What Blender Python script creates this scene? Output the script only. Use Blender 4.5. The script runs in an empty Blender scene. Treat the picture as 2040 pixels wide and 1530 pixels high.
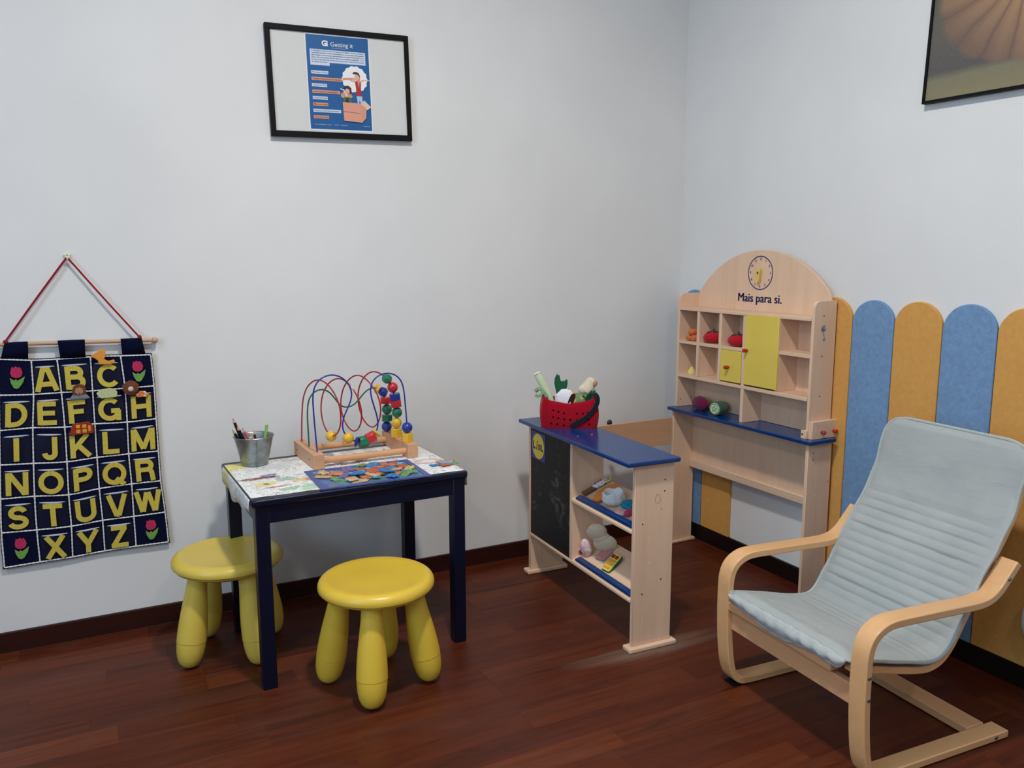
import bpy, bmesh, math, random
from mathutils import Vector, Matrix, noise as mnoise

random.seed(7)
SC = bpy.context.scene
COL = SC.collection
PI = math.pi

# ------------------------------------------------------------------ camera
def look_matrix(yaw, pitch, roll, loc):
    f = Vector((math.sin(yaw)*math.cos(pitch), math.cos(yaw)*math.cos(pitch), -math.sin(pitch)))
    r = Vector((math.cos(yaw), -math.sin(yaw), 0)); u = r.cross(f)
    r2 = math.cos(roll)*r + math.sin(roll)*u
    u2 = -math.sin(roll)*r + math.cos(roll)*u
    m = Matrix((r2, u2, -f)).transposed().to_4x4()
    m.translation = Vector(loc)
    return m
cd = bpy.data.cameras.new('camera'); cam = bpy.data.objects.new('camera', cd); COL.objects.link(cam)
cam.matrix_world = look_matrix(.4724, .155, -.0022, (-2.1241, -2.6584, 1.131))
cd.sensor_width = 36; cd.lens = 1636.2/2040*36; cd.clip_start = .02
SC.camera = cam

# ------------------------------------------------------------------ view, world, lights
vs = SC.view_settings
vs.view_transform = 'Standard'; vs.look = 'None'; vs.gamma = 1; vs.exposure = 0.15
vs.use_curve_mapping = False
w = bpy.data.worlds.new('sky'); SC.world = w; w.use_nodes = True
bg = w.node_tree.nodes['Background']; bg.inputs[0].default_value = (.62, .76, 1, 1); bg.inputs[1].default_value = .7

def area(name, loc, rot, sx, sy, power, col, spread=180):
    l = bpy.data.lights.new(name, 'AREA'); l.shape = 'RECTANGLE'; l.size = sx; l.size_y = sy
    l.energy = power; l.color = col; l.spread = math.radians(spread)
    o = bpy.data.objects.new(name, l); COL.objects.link(o); o.location = loc; o.rotation_euler = rot
    return o
# four ceiling spots of the room, and daylight through the two windows
def spotlight(name, x, y, power):
    l = bpy.data.lights.new(name, 'AREA'); l.shape = 'DISK'; l.size = .17; l.energy = power; l.color = (1, .97, .925); l.spread = math.radians(168)
    o = bpy.data.objects.new(name, l); COL.objects.link(o); o.location = (x, y, 2.7)
spotlight('ceiling_lamp', -1.50, -1.50, 30); spotlight('ceiling_lamp_left', -3.30, -1.60, 9)
spotlight('ceiling_lamp_behind', -1.50, -3.40, 9); spotlight('ceiling_lamp_behind_left', -3.30, -3.50, 9)
area('window_daylight_left', (-4.45, -2.55, 1.68), (0, math.radians(-90), 0), 1.4, 1.6, 40, (.43, .71, 1))
area('window_daylight_front', (-2.6, -4.65, 1.6), (math.radians(90), 0, 0), 1.7, 1.5, 3, (.86, .93, 1))

# ------------------------------------------------------------------ materials
def lin(c):
    o = []
    for v in c[:3]:
        v = v/255
        o.append(v/12.92 if v <= .04045 else ((v+.055)/1.055)**2.4)
    return (*o, 1)

class NT:
    def __init__(s, name):
        s.m = bpy.data.materials.new(name); s.m.use_nodes = True
        s.t = s.m.node_tree; s.b = s.t.nodes['Principled BSDF']
    def n(s, t, **k):
        nd = s.t.nodes.new(t)
        for a, v in k.items():
            if a.startswith('i_'):
                nd.inputs[int(a[2:])].default_value = v
            else:
                setattr(nd, a, v)
        return nd
    def l(s, a, b): s.t.links.new(a, b)
    def coord(s, kind='Object', scale=(1, 1, 1), loc=(0, 0, 0)):
        tc = s.n('ShaderNodeTexCoord'); mp = s.n('ShaderNodeMapping')
        mp.inputs['Scale'].default_value = scale; mp.inputs['Location'].default_value = loc
        s.l(tc.outputs[kind], mp.inputs[0]); return mp.outputs[0]
    def noise(s, vec, scale, detail=3, rough=.5, dist=0):
        nd = s.n('ShaderNodeTexNoise'); nd.inputs['Scale'].default_value = scale
        nd.inputs['Detail'].default_value = detail; nd.inputs['Roughness'].default_value = rough
        nd.inputs['Distortion'].default_value = dist
        s.l(vec, nd.inputs['Vector']); return nd.outputs[0]
    def ramp(s, fac, stops):
        nd = s.n('ShaderNodeValToRGB'); e = nd.color_ramp.elements
        while len(e) < len(stops): e.new(.5)
        for k, (p, c) in enumerate(stops):
            e[k].position = p; e[k].color = c
        s.l(fac, nd.inputs[0]); return nd.outputs[0]
    def mapr(s, v, a, b, c=0., d=1.):
        nd = s.n('ShaderNodeMapRange'); nd.clamp = True
        for k, q in zip(range(1, 5), (a, b, c, d)): nd.inputs[k].default_value = q
        s.l(v, nd.inputs[0]); return nd.outputs[0]
    def math(s, op, a, b=None):
        nd = s.n('ShaderNodeMath', operation=op)
        for k, q in enumerate((a, b)):
            if q is None: continue
            if isinstance(q, (int, float)): nd.inputs[k].default_value = q
            else: s.l(q, nd.inputs[k])
        return nd.outputs[0]
    def mix(s, fac, a, b, mode='MIX'):
        nd = s.n('ShaderNodeMix', data_type='RGBA', blend_type=mode)
        for k, q in ((0, fac), (6, a), (7, b)):
            if isinstance(q, (int, float)): nd.inputs[k].default_value = q
            elif isinstance(q, tuple): nd.inputs[k].default_value = q
            else: s.l(q, nd.inputs[k])
        return nd.outputs[2]
    def bump(s, h, strength=.3, dist=.002):
        nd = s.n('ShaderNodeBump'); nd.inputs['Strength'].default_value = strength
        nd.inputs['Distance'].default_value = dist
        s.l(h, nd.inputs['Height']); s.l(nd.outputs[0], s.b.inputs['Normal'])
    def fin(s, rough=.5, spec=.5, metal=0., coat=0., sheen=0.):
        s.b.inputs['Roughness'].default_value = rough
        s.b.inputs['Specular IOR Level'].default_value = spec
        s.b.inputs['Metallic'].default_value = metal
        s.b.inputs['Coat Weight'].default_value = coat
        s.b.inputs['Coat Roughness'].default_value = .15
        s.b.inputs['Sheen Weight'].default_value = sheen
        return s.m

MATS = {}
def plain(name, rgb, rough=.5, spec=.5, metal=0., coat=0., var=.06, nscale=40, bump=0., bd=.001, sheen=0.):
    if name in MATS: return MATS[name]
    t = NT(name); c = lin(rgb)
    v = t.coord(); nz = t.noise(v, nscale, 4)
    d = tuple(x*(1-var*1.6) for x in c[:3])+(1,); e = tuple(min(1, x*(1+var)) for x in c[:3])+(1,)
    t.l(t.ramp(nz, [(.3, d), (.7, e)]), t.b.inputs['Base Color'])
    if bump: t.bump(nz, bump, bd)
    MATS[name] = t.fin(rough, spec, metal, coat, sheen); return MATS[name]
def felt(name, rgb, var=.12):
    return plain(name, rgb, .95, .15, var=var, nscale=260, bump=.5, bd=.0012, sheen=.15)
def wood(name, rgb, axis=2, rough=.45, contrast=.12, scale=22, spec=.4, coat=0.):
    if name in MATS: return MATS[name]
    t = NT(name); c = lin(rgb); sc = [1., 1., 1.]; sc[axis] = .07
    v = t.coord(scale=tuple(sc))
    a = t.noise(v, scale, 5, .6, .4); b = t.noise(v, scale*6, 3, .6)
    f = t.math('ADD', t.math('MULTIPLY', a, .7), t.math('MULTIPLY', b, .3))
    d = tuple(x*k for x, k in zip(c[:3], (1-contrast*1.1, 1-contrast*1.7, 1-contrast*2.2)))+(1,)
    e = tuple(min(1, x*(1+contrast)) for x in c[:3])+(1,)
    t.l(t.ramp(f, [(.32, d), (.5, c), (.7, e)]), t.b.inputs['Base Color'])
    t.bump(b, .08, .0005)
    MATS[name] = t.fin(rough, spec, 0, coat); return MATS[name]

def wall_mat():
    t = NT('wall_paint'); v = t.coord()
    a = t.noise(v, 2.2, 3); b = t.noise(v, 160, 3)
    t.l(t.ramp(a, [(.3, lin((222, 220, 217))), (.7, lin((229, 227, 224)))]), t.b.inputs['Base Color'])
    t.bump(b, .12, .0015); return t.fin(.85, .25)
M_WALL = wall_mat()
M_WALL2 = plain('greige_bounce_cut_paint', (150, 144, 136), .85, .25, var=.02, nscale=4)  # unseen walls: darker tone added to cut bounced fill light

def floor_mat():
    t = NT('red_brown_parquet')
    tc = t.n('ShaderNodeTexCoord'); oi = t.n('ShaderNodeObjectInfo'); ge = t.n('ShaderNodeNewGeometry')
    rnd = t.math('FRACT', t.math('ADD', oi.outputs['Random'], ge.outputs['Random Per Island']))
    off = t.n('ShaderNodeCombineXYZ')
    for k in range(3): t.l(t.math('MULTIPLY', rnd, 37.+11*k), off.inputs[k])
    mp = t.n('ShaderNodeMapping'); mp.inputs['Scale'].default_value = (1.3, 26, 26)
    t.l(tc.outputs['Object'], mp.inputs[0])
    ad = t.n('ShaderNodeVectorMath', operation='ADD'); t.l(mp.outputs[0], ad.inputs[0]); t.l(off.outputs[0], ad.inputs[1])
    g = t.noise(ad.outputs[0], 1.6, 6, .62, .8)
    fine = t.noise(ad.outputs[0], 9, 3, .7)
    base = t.ramp(rnd, [(0, lin((98, 46, 26))), (.35, lin((112, 56, 31))), (.6, lin((94, 43, 24))), (.8, lin((124, 68, 38))), (1, lin((104, 50, 28)))])
    gr = t.ramp(g, [(.28, (.42, .38, .36, 1)), (.5, (.9, .88, .86, 1)), (.72, (1.25, 1.22, 1.2, 1))])
    c1 = t.mix(.85, base, gr, 'MULTIPLY')
    fr = t.ramp(fine, [(.35, (.82, .8, .8, 1)), (.65, (1.06, 1.06, 1.06, 1))])
    c2 = t.mix(.6, c1, fr, 'MULTIPLY')
    # worn, dusty film on the varnish, stretched along the boards
    sp = t.n('ShaderNodeMapping'); sp.inputs['Scale'].default_value = (1.1, 2.6, 1)
    t.l(ge.outputs['Position'], sp.inputs[0])
    du = t.noise(sp.outputs[0], 1.7, 6, .66, 1.2)
    df = t.mapr(du, .52, .8, 0, .2)
    c2 = t.mix(1., c2, (.62, .46, .37, 1), 'MULTIPLY')
    c3 = t.mix(df, c2, lin((104, 78, 66)))
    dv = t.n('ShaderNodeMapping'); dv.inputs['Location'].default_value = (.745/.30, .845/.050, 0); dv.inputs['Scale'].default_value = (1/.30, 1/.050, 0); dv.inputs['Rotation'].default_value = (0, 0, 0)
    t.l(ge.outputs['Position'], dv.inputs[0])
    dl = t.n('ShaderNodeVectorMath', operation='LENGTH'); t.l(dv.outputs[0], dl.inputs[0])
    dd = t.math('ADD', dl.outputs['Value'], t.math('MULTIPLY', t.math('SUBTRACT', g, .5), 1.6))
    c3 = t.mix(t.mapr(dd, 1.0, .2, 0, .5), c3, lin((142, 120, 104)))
    t.l(c3, t.b.inputs['Base Color'])
    t.l(t.mapr(du, .35, .7, .36, .55), t.b.inputs['Roughness'])
    t.bump(g, .06, .0006)
    m = t.fin(.4, .3)
    return m
M_FLOOR = floor_mat()

BIRCH_Z = wood('pale_beech_upright', (226, 190, 160), 2, .5, .07, 16, .35)
BIRCH_Y = wood('pale_beech_long', (224, 190, 160), 1, .5, .07, 16, .35)
BIRCH_X = wood('pale_beech_deep', (224, 190, 160), 0, .5, .07, 16, .35)
BENT = wood('honey_birch_laminate', (222, 172, 120), 0, .38, .07, 14, .45, .15)
BENT_Y = wood('honey_birch_crossways', (214, 162, 118), 1, .4, .07, 14, .45, .1)
MAZE_X = wood('toy_pine_long', (214, 158, 112), 0, .45, .1, 30)
MAZE_Y = wood('toy_pine_block', (206, 156, 120), 1, .5, .09, 30)
ROD = wood('hanger_rod_wood', (196, 160, 130), 0, .5, .08, 30)
BASE = wood('dark_baseboard_wood', (50, 20, 14), 0, .5, .2, 12, .2)
BASE_B = wood('near_black_baseboard_wood', (24, 13, 11), 1, .5, .15, 12, .2)
BLUE = plain('royal_blue_lacquer', (4, 52, 110), .2, .38, coat=0., var=.03, nscale=12)
NAVY = plain('navy_table_paint', (6, 13, 38), .34, .35, coat=0., var=.06, nscale=30)
YEL = plain('yellow_plastic', (222, 186, 62), .34, .5, var=.03, nscale=8)
YEL2 = plain('pale_yellow_plastic', (214, 186, 78), .34, .5, var=.03, nscale=8)
YPAINT = plain('lemon_yellow_paint', (226, 198, 84), .45, .4, var=.03, nscale=10)
REDK = plain('red_lacquer', (176, 30, 26), .3, .5, coat=.2, var=.05)
BLACK = plain('black_frame', (7, 7, 8), .6, .2, var=.1)
PURPLE_PEG = plain('dark_purple_lacquer', (48, 22, 52), .4, .5)
STEEL = plain('bolt_steel', (150, 150, 152), .35, .5, metal=1., var=.1)
ZINC = None
DARKHOLE = plain('dark_drill_hole', (60, 40, 30), .9, .1)
PLUG = plain('pale_wood_plug', (232, 204, 176), .6, .3)
FNAVY = plain('navy_cotton', (11, 16, 44), .95, .1, var=.16, nscale=260, bump=.5, bd=.0012)
FYEL = felt('mustard_felt', (208, 186, 78), .1)
FPINK = felt('raspberry_felt', (188, 48, 86))
FGREEN = felt('leaf_green_felt', (112, 158, 76))
TRIM = felt('white_braid', (226, 224, 220), .1)
REDCORD = felt('red_cord', (150, 22, 40))
RFELT = felt('red_bag_felt', (160, 6, 32), .1)
STRAP = felt('black_felt_strap', (26, 32, 40))
PAPERW = plain('white_paper', (228, 228, 226), .8, .2, var=.02, nscale=5)

def zinc_mat():
    t = NT('galvanised_zinc'); v = t.coord(); a = t.noise(v, 45, 4, .6); b = t.noise(v, 14, 3)
    t.l(t.ramp(a, [(.3, lin((128, 134, 134))), (.7, lin((166, 172, 172)))]), t.b.inputs['Base Color'])
    t.l(t.mapr(b, .3, .7, .32, .5), t.b.inputs['Roughness'])
    return t.fin(.42, .5, .85)
ZINC = zinc_mat()

def board_mat():
    t = NT('chalkboard'); v = t.coord(); a = t.noise(v, 14, 6, .7, 1.5); b = t.noise(v, 5, 3)
    f = t.math('MULTIPLY', t.mapr(a, .54, .74, 0, .5), t.mapr(b, .45, .62))
    t.l(t.mix(f, lin((20, 19, 20)), lin((150, 150, 150))), t.b.inputs['Base Color'])
    return t.fin(.55, .35)
M_BOARD = board_mat()

def panel_mat(name, rgb, thr):
    t = NT(name); c = lin(rgb)
    v = t.coord(scale=(1, 1, .16)); v2 = t.coord(scale=(1, .16, 1))
    a = t.noise(v, 420, 3, .7); b = t.noise(v2, 420, 3, .7); w_ = t.noise(t.coord(), 60, 4)
    f = t.math('ADD', t.math('MULTIPLY', t.math('ADD', a, b), .35), t.math('MULTIPLY', w_, .3))
    d = tuple(x*(1-thr) for x in c[:3])+(1,); e = tuple(min(1, x*(1+thr)) for x in c[:3])+(1,)
    t.l(t.ramp(f, [(.36, d), (.64, e)]), t.b.inputs['Base Color'])
    t.bump(f, .25, .001); return t.fin(.92, .15)
M_PBLUE = panel_mat('heather_blue_fabric', (116, 148, 184), .2)
M_PYEL = panel_mat('ochre_fabric', (212, 156, 84), .1)

def cushion_mat():
    t = NT('grey_blue_cotton_canvas'); v = t.coord()
    a = t.noise(v, 6, 4, .6); b = t.noise(v, 900, 2)
    cr = t.noise(t.coord(scale=(1, .35, 1)), 34, 5, .65, 1.2)
    t.l(t.ramp(a, [(.3, lin((158, 163, 162))), (.7, lin((170, 174, 172)))]), t.b.inputs['Base Color'])
    h = t.math('ADD', t.math('MULTIPLY', b, .12), cr)
    t.bump(h, .3, .006); return t.fin(.9, .2, sheen=.1)
M_CUSH = cushion_mat()
M_PIPE = felt('pale_grey_piping', (172, 178, 176), .05)
M_LINING = felt('pale_blue_lining', (180, 184, 182), .06)
M_SLING = felt('black_sling_fabric', (26, 24, 24))

def paper_art():
    """hand-drawn doodle paper: thin pencil lines and crayon patches"""
    t = NT('doodled_paper'); v = t.coord()
    a = t.noise(v, 15, 4, .6, 1.8); b = t.noise(v, 36, 3, .6, 1.4); h = t.noise(v, 160, 2)
    hz = t.noise(t.coord(scale=(1, 6, 1)), 70, 2)
    col = lin((232, 231, 228))
    for src, wd, g in ((a, .016, .75), (b, .015, .6)):
        f = t.mapr(t.math('ABSOLUTE', t.math('SUBTRACT', src, .5)), wd, wd*.35, 0, g)
        f = t.math('MULTIPLY', f, t.mapr(h, .35, .55, .35, 1))
        col = t.mix(f, col, lin((84, 82, 86)))
    blobs = [(-.272, .150, .045, .034, (226, 212, 84), .9), (-.300, .120, .018, .05, (222, 212, 120), .6),
             (-.245, -.012, .062, .013, (118, 50, 44), 1), (-.212, .008, .026, .015, (78, 60, 130), .9),
             (-.178, -.052, .030, .026, (108, 160, 138), .7), (-.236, -.078, .034, .022, (222, 198, 96), .8),
             (-.236, -.080, .009, .009, (70, 140, 60), 1), (-.208, -.118, .034, .008, (176, 62, 70), .9),
             (-.192, -.154, .036, .016, (104, 176, 120), .8), (-.140, -.160, .030, .034, (132, 190, 140), .7),
             (-.146, -.080, .026, .022, (216, 176, 96), .7), (-.115, -.085, .014, .02, (186, 96, 76), .7),
             (.030, .045, .050, .026, (118, 64, 58), .9), (.075, .046, .03, .02, (150, 96, 90), .7), (.033, .043, .022, .012, (236, 232, 226), 1),
             (.240, -.062, .048, .030, (176, 130, 128), .7), (.244, -.060, .03, .016, (236, 230, 224), .9),
             (-.10, .16, .05, .02, (150, 150, 150), .4), (-.17, .10, .06, .04, (170, 170, 170), .35)]
    for (x, y, rx, ry, rgb, k) in blobs:
        mp = t.n('ShaderNodeMapping'); mp.inputs['Scale'].default_value = (1/rx, 1/ry, 0)
        mp.inputs['Location'].default_value = (-x/rx, -y/ry, 0)
        tc = t.n('ShaderNodeTexCoord'); t.l(tc.outputs['Object'], mp.inputs[0])
        ln = t.n('ShaderNodeVectorMath', operation='LENGTH'); t.l(mp.outputs[0], ln.inputs[0])
        d = t.math('ADD', ln.outputs['Value'], t.math('MULTIPLY', t.math('SUBTRACT', b, .5), 2.2))
        f = t.mapr(d, 1.05, .8, 0, k)
        f = t.math('MULTIPLY', f, t.mapr(hz, .34, .52, .35, 1))
        col = t.mix(f, col, lin(rgb))
    t.l(col, t.b.inputs['Base Color']); return t.fin(.75, .25)
M_DOODLE = paper_art()

def puzzle_art():
    t = NT('puzzle_picture'); v = t.coord()
    vo = t.n('ShaderNodeTexVoronoi'); vo.inputs['Scale'].default_value = 26; t.l(v, vo.inputs['Vector'])
    f = t.noise(v, 11, 3, .6, .6)
    sx = t.n('ShaderNodeSeparateColor'); t.l(vo.outputs['Color'], sx.inputs[0])
    g = t.math('ADD', t.math('MULTIPLY', sx.outputs[0], .35), t.math('MULTIPLY', f, .7))
    c = t.ramp(g, [(.25, lin((40, 74, 140))), (.42, lin((52, 122, 176))), (.52, lin((96, 92, 150))), (.6, lin((76, 134, 96))), (.7, lin((60, 140, 190))), (.82, lin((200, 150, 120)))])
    t.l(c, t.b.inputs['Base Color']); return t.fin(.35, .5)
M_PUZ = puzzle_art()

def pumpkin_art():
    """printed still-life photograph: ribbed squash on a khaki cloth; local y runs along the wall, z up"""
    t = NT('printed_pumpkin_photo'); tc = t.n('ShaderNodeTexCoord')
    s = t.n('ShaderNodeSeparateXYZ'); t.l(tc.outputs['Object'], s.inputs[0])
    yy = t.math('MULTIPLY', s.outputs[1], -1.)
    zz = s.outputs[2]
    nz = t.noise(t.coord(), 14, 4); gr = t.noise(t.coord(), 240, 2)
    cl = t.math('ADD', t.math('ADD', zz, t.math('MULTIPLY', yy, -.05)), t.math('MULTIPLY', nz, .012))
    bgc = t.ramp(t.mapr(cl, .0, .36), [(0, lin((134, 124, 90))), (.17, lin((122, 116, 92))), (.225, lin((86, 80, 78))), (.5, lin((96, 90, 82))), (1, lin((88, 98, 74)))])
    dx = t.math('SUBTRACT', yy, .262); dz = t.math('SUBTRACT', zz, .290)
    an = t.math('ADD', t.math('ARCTAN2', dx, dz), t.math('MULTIPLY', nz, .12))
    rib = t.math('ABSOLUTE', t.math('SINE', t.math('MULTIPLY', an, 8.5)))
    fine = t.math('SINE', t.math('MULTIPLY', an, 47.))
    ex = t.math('DIVIDE', dx, .236); ez = t.math('DIVIDE', t.math('SUBTRACT', zz, .252), .182)
    rr = t.math('SQRT', t.math('ADD', t.math('MULTIPLY', ex, ex), t.math('MULTIPLY', ez, ez)))
    rr2 = t.math('SUBTRACT', rr, t.math('MULTIPLY', rib, .035))
    pc = t.ramp(t.math('ADD', rib, t.math('MULTIPLY', fine, .06)), [(0, lin((132, 100, 78))), (.25, lin((160, 122, 90))), (1, lin((182, 142, 102)))])
    side = t.math('ADD', t.math('MULTIPLY', dx, -1.6), t.math('MULTIPLY', dz, -2.4))
    pc = t.mix(t.mapr(side, .05, .62, 0, .8), pc, lin((96, 78, 74)))
    pc = t.mix(t.mapr(rr, .16, .06), pc, lin((70, 58, 46)))
    c = t.mix(t.mapr(rr2, 1.0, .93), bgc, pc)
    c = t.mix(.025, c, t.ramp(gr, [(.3, (.1, .1, .1, 1)), (.7, (.9, .9, .9, 1))]))
    t.l(c, t.b.inputs['Base Color']); return t.fin(.22, .5)
M_PUMPKIN = pumpkin_art()

def spots(name, rgb, rgb2, scale, thr, rough=.95):
    t = NT(name); v = t.coord(); nz = t.noise(v, scale, 2)
    t.l(t.mix(t.mapr(nz, thr, thr+.03), lin(rgb), lin(rgb2)), t.b.inputs['Base Color'])
    t.bump(t.noise(v, 260, 3), .4, .001); return t.fin(rough, .15, sheen=.1)

# ------------------------------------------------------------------ mesh building
class MB:
    def __init__(s): s.v = []; s.f = []
    def add(s, v, f, M=None):
        k = len(s.v)
        s.v += [tuple(M @ Vector(p)) if M else tuple(p) for p in v]
        s.f += [tuple(i+k for i in q) for q in f]; return s
    def box(s, x0, x1, y0, y1, z0, z1, M=None):
        v = [(x, y, z) for z in (z0, z1) for y in (y0, y1) for x in (x0, x1)]
        return s.add(v, [(0, 2, 3, 1), (4, 5, 7, 6), (0, 1, 5, 4), (2, 6, 7, 3), (0, 4, 6, 2), (1, 3, 7, 5)], M)
    def prism(s, poly, t0, t1, M=None):
        n = len(poly)
        a = sum(poly[i][0]*poly[(i+1) % n][1]-poly[(i+1) % n][0]*poly[i][1] for i in range(n))
        if a < 0: poly = poly[::-1]
        v = [(x, y, t0) for x, y in poly]+[(x, y, t1) for x, y in poly]
        f = [tuple(range(n))[::-1], tuple(range(n, 2*n))]+[(i, (i+1) % n, n+(i+1) % n, n+i) for i in range(n)]
        return s.add(v, f, M)
    def lathe(s, prof, seg=24, M=None):
        v = []; f = []
        for r, z in prof:
            for k in range(seg):
                a = 2*PI*k/seg; v.append((r*math.cos(a), r*math.sin(a), z))
        n = len(prof)
        for i in range(n-1):
            for k in range(seg):
                k2 = (k+1) % seg; f.append((i*seg+k, i*seg+k2, (i+1)*seg+k2, (i+1)*seg+k))
        f.append(tuple(range(seg))[::-1]); f.append(tuple((n-1)*seg+k for k in range(seg)))
        return s.add(v, f, M)
    def cyl(s, p, q, r, seg=16, r2=None):
        p = Vector(p); q = Vector(q); d = q-p
        M = Matrix.Translation(p) @ d.to_track_quat('Z', 'Y').to_matrix().to_4x4()
        return s.lathe([(r, 0), (r if r2 is None else r2, d.length)], seg, M)
    def ellip(s, c, r, seg=20, rings=12, M=None, amp=0., fr=3., seed=0., sq=1.):
        v = []; f = []; c = Vector(c)
        for i in range(rings+1):
            th = PI*i/rings
            for k in range(seg):
                a = 2*PI*k/seg
                d = Vector((math.sin(th)*math.cos(a), math.sin(th)*math.sin(a), math.cos(th)))
                if sq != 1: d = Vector([math.copysign(abs(x)**sq, x) for x in d])
                g = 1+amp*mnoise.noise(d*fr+Vector((seed, seed*1.7, 0)))
                v.append(c+Vector((d.x*r[0], d.y*r[1], d.z*r[2]))*g)
        for i in range(rings):
            for k in range(seg):
                k2 = (k+1) % seg; f.append((i*seg+k, (i+1)*seg+k, (i+1)*seg+k2, i*seg+k2))
        return s.add(v, f, M)
    def sweep(s, pts, r, seg=8, sect=None, closed=False):
        """tube (or a swept section of (x, y) offsets) along pts; r may be a list"""
        P = [Vector(p) for p in pts]; n = len(P)
        T = []
        for i in range(n):
            a = P[(i-1) % n] if (closed or i > 0) else P[0]; b = P[(i+1) % n] if (closed or i < n-1) else P[-1]
            T.append((b-a).normalized())
        up = Vector((0, 0, 1)) if abs(T[0].z) < .9 else Vector((0, 1, 0))
        N = (up-T[0]*up.dot(T[0])).normalized(); v = []; m = seg if sect is None else len(sect)
        for i in range(n):
            N = (N-T[i]*N.dot(T[i])).normalized(); B = T[i].cross(N)
            ri = r[i] if isinstance(r, (list, tuple)) else r
            for k in range(m):
                if sect is None: a = 2*PI*k/seg; x, y = math.cos(a)*ri, math.sin(a)*ri
                else: x, y = sect[k]
                v.append(P[i]+N*x+B*y)
        f = []
        for i in range(n if closed else n-1):
            i2 = (i+1) % n
            for k in range(m):
                k2 = (k+1) % m; f.append((i*m+k, i*m+k2, i2*m+k2, i2*m+k))
        if not closed:
            f.append(tuple(range(m))[::-1]); f.append(tuple((n-1)*m+k for k in range(m)))
        return s.add(v, f)
    def mesh(s, name, smooth=True, angle=35):
        me = bpy.data.meshes.new(name); me.from_pydata([tuple(p) for p in s.v], [], s.f); me.update()
        b = bmesh.new(); b.from_mesh(me); bmesh.ops.recalc_face_normals(b, faces=b.faces[:]); b.to_mesh(me); b.free()
        if smooth:
            for p in me.polygons: p.use_smooth = True
            me.set_sharp_from_angle(angle=math.radians(angle))
        return me

def link(name, me, mat, parent=None, bevel=0., segs=2, subsurf=0, loc=None, rot=None):
    o = bpy.data.objects.new(name, me); COL.objects.link(o)
    if mat:
        me.materials.clear()
        for x in (mat if isinstance(mat, (list, tuple)) else [mat]): me.materials.append(x)
    if parent: o.parent = parent
    if loc: o.location = loc
    if rot: o.rotation_euler = rot
    if bevel:
        md = o.modifiers.new('bevel', 'BEVEL'); md.width = bevel; md.segments = segs; md.limit_method = 'ANGLE'; md.angle_limit = math.radians(40)
    if subsurf:
        md = o.modifiers.new('sub', 'SUBSURF'); md.levels = subsurf; md.render_levels = subsurf
    return o
def part(name, mb, mat, parent, bevel=0., segs=2, smooth=True, angle=35, subsurf=0, label=None):
    o = link(name, mb.mesh(name, smooth, angle), mat, parent, bevel, segs, subsurf)
    if label: o['label'] = label
    return o
def tag(o, label, cat, group=None):
    o['label'] = label; o['category'] = cat
    if group: o['group'] = group
    return o
def thing(name, label, cat, loc=(0, 0, 0), rz=0., group=None, rot=None):
    o = bpy.data.objects.new(name, None); o.empty_display_size = .05; COL.objects.link(o)
    o.location = loc; o.rotation_euler = rot if rot else (0, 0, rz)
    return tag(o, label, cat, group)
def struct(name, mb, mat, bevel=0.):
    o = link(name, mb.mesh(name, False), mat, None, bevel); o['kind'] = 'structure'; return o
def copy_tree(o, parent=None):
    c = o.copy(); COL.objects.link(c)
    if parent: c.parent = parent
    for ch in o.children: copy_tree(ch, c)
    return c
def text(body, size, M, ext=.0004, off=0., align='CENTER'):
    c = bpy.data.curves.new('t', 'FONT'); c.body = body; c.size = size; c.extrude = ext; c.offset = off
    c.align_x = align; c.align_y = 'CENTER'; c.resolution_u = 3
    o = bpy.data.objects.new('t', c)
    me = bpy.data.meshes.new_from_object(o); me.transform(M)
    bpy.data.objects.remove(o); bpy.data.curves.remove(c); return me
def textpart(name, body, size, M, mat, parent, ext=.0004, off=0., align='CENTER', wid=None, label=None):
    me = text(body, size, Matrix(), ext, off, align)
    if wid:
        xs = [v.co.x for v in me.vertices]; k = wid/max(1e-6, max(xs)-min(xs)); me.transform(Matrix.Diagonal((k, 1, 1, 1)))
    me.transform(M); me.name = name
    o = link(name, me, mat, parent)
    if label: o['label'] = label
    return o
def basis(x, y, z, o=(0, 0, 0)):
    m = Matrix((Vector(x), Vector(y), Vector(z))).transposed().to_4x4(); m.translation = Vector(o); return m
WA = lambda x, z, y: basis((1, 0, 0), (0, 0, 1), (0, -1, 0), (x, y, z))       # drawing plane facing -y
FR = lambda y, z, x: basis((0, -1, 0), (0, 0, 1), (-1, 0, 0), (x, y, z))      # drawing plane facing -x
def catmull(P, n=6, closed=False):
    P = [Vector(p) for p in P]; o = []; m = len(P)
    for i in range(m if closed else m-1):
        p0 = P[(i-1) % m] if (closed or i) else P[0]*2-P[1]
        p1 = P[i]; p2 = P[(i+1) % m]; p3 = P[(i+2) % m] if (closed or i < m-2) else P[-1]*2-P[-2]
        for k in range(n):
            t = k/n
            o.append(.5*((2*p1)+(p2-p0)*t+(2*p0-5*p1+4*p2-p3)*t*t+(3*p1-p0-3*p2+p3)*t**3))
    if not closed: o.append(P[-1])
    return o
def circle(cx, cy, r, n=32, a0=0., a1=2*PI):
    return [(cx+r*math.cos(a0+(a1-a0)*k/n), cy+r*math.sin(a0+(a1-a0)*k/n)) for k in range(n+(0 if abs(a1-a0-2*PI) < 1e-6 else 1))]
def rrect(x0, x1, y0, y1, r, n=5):
    o = []
    for cx, cy, a in ((x1-r, y1-r, 0), (x0+r, y1-r, PI/2), (x0+r, y0+r, PI), (x1-r, y0+r, 1.5*PI)):
        o += [(cx+r*math.cos(a+PI/2*k/n), cy+r*math.sin(a+PI/2*k/n)) for k in range(n+1)]
    return o
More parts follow.
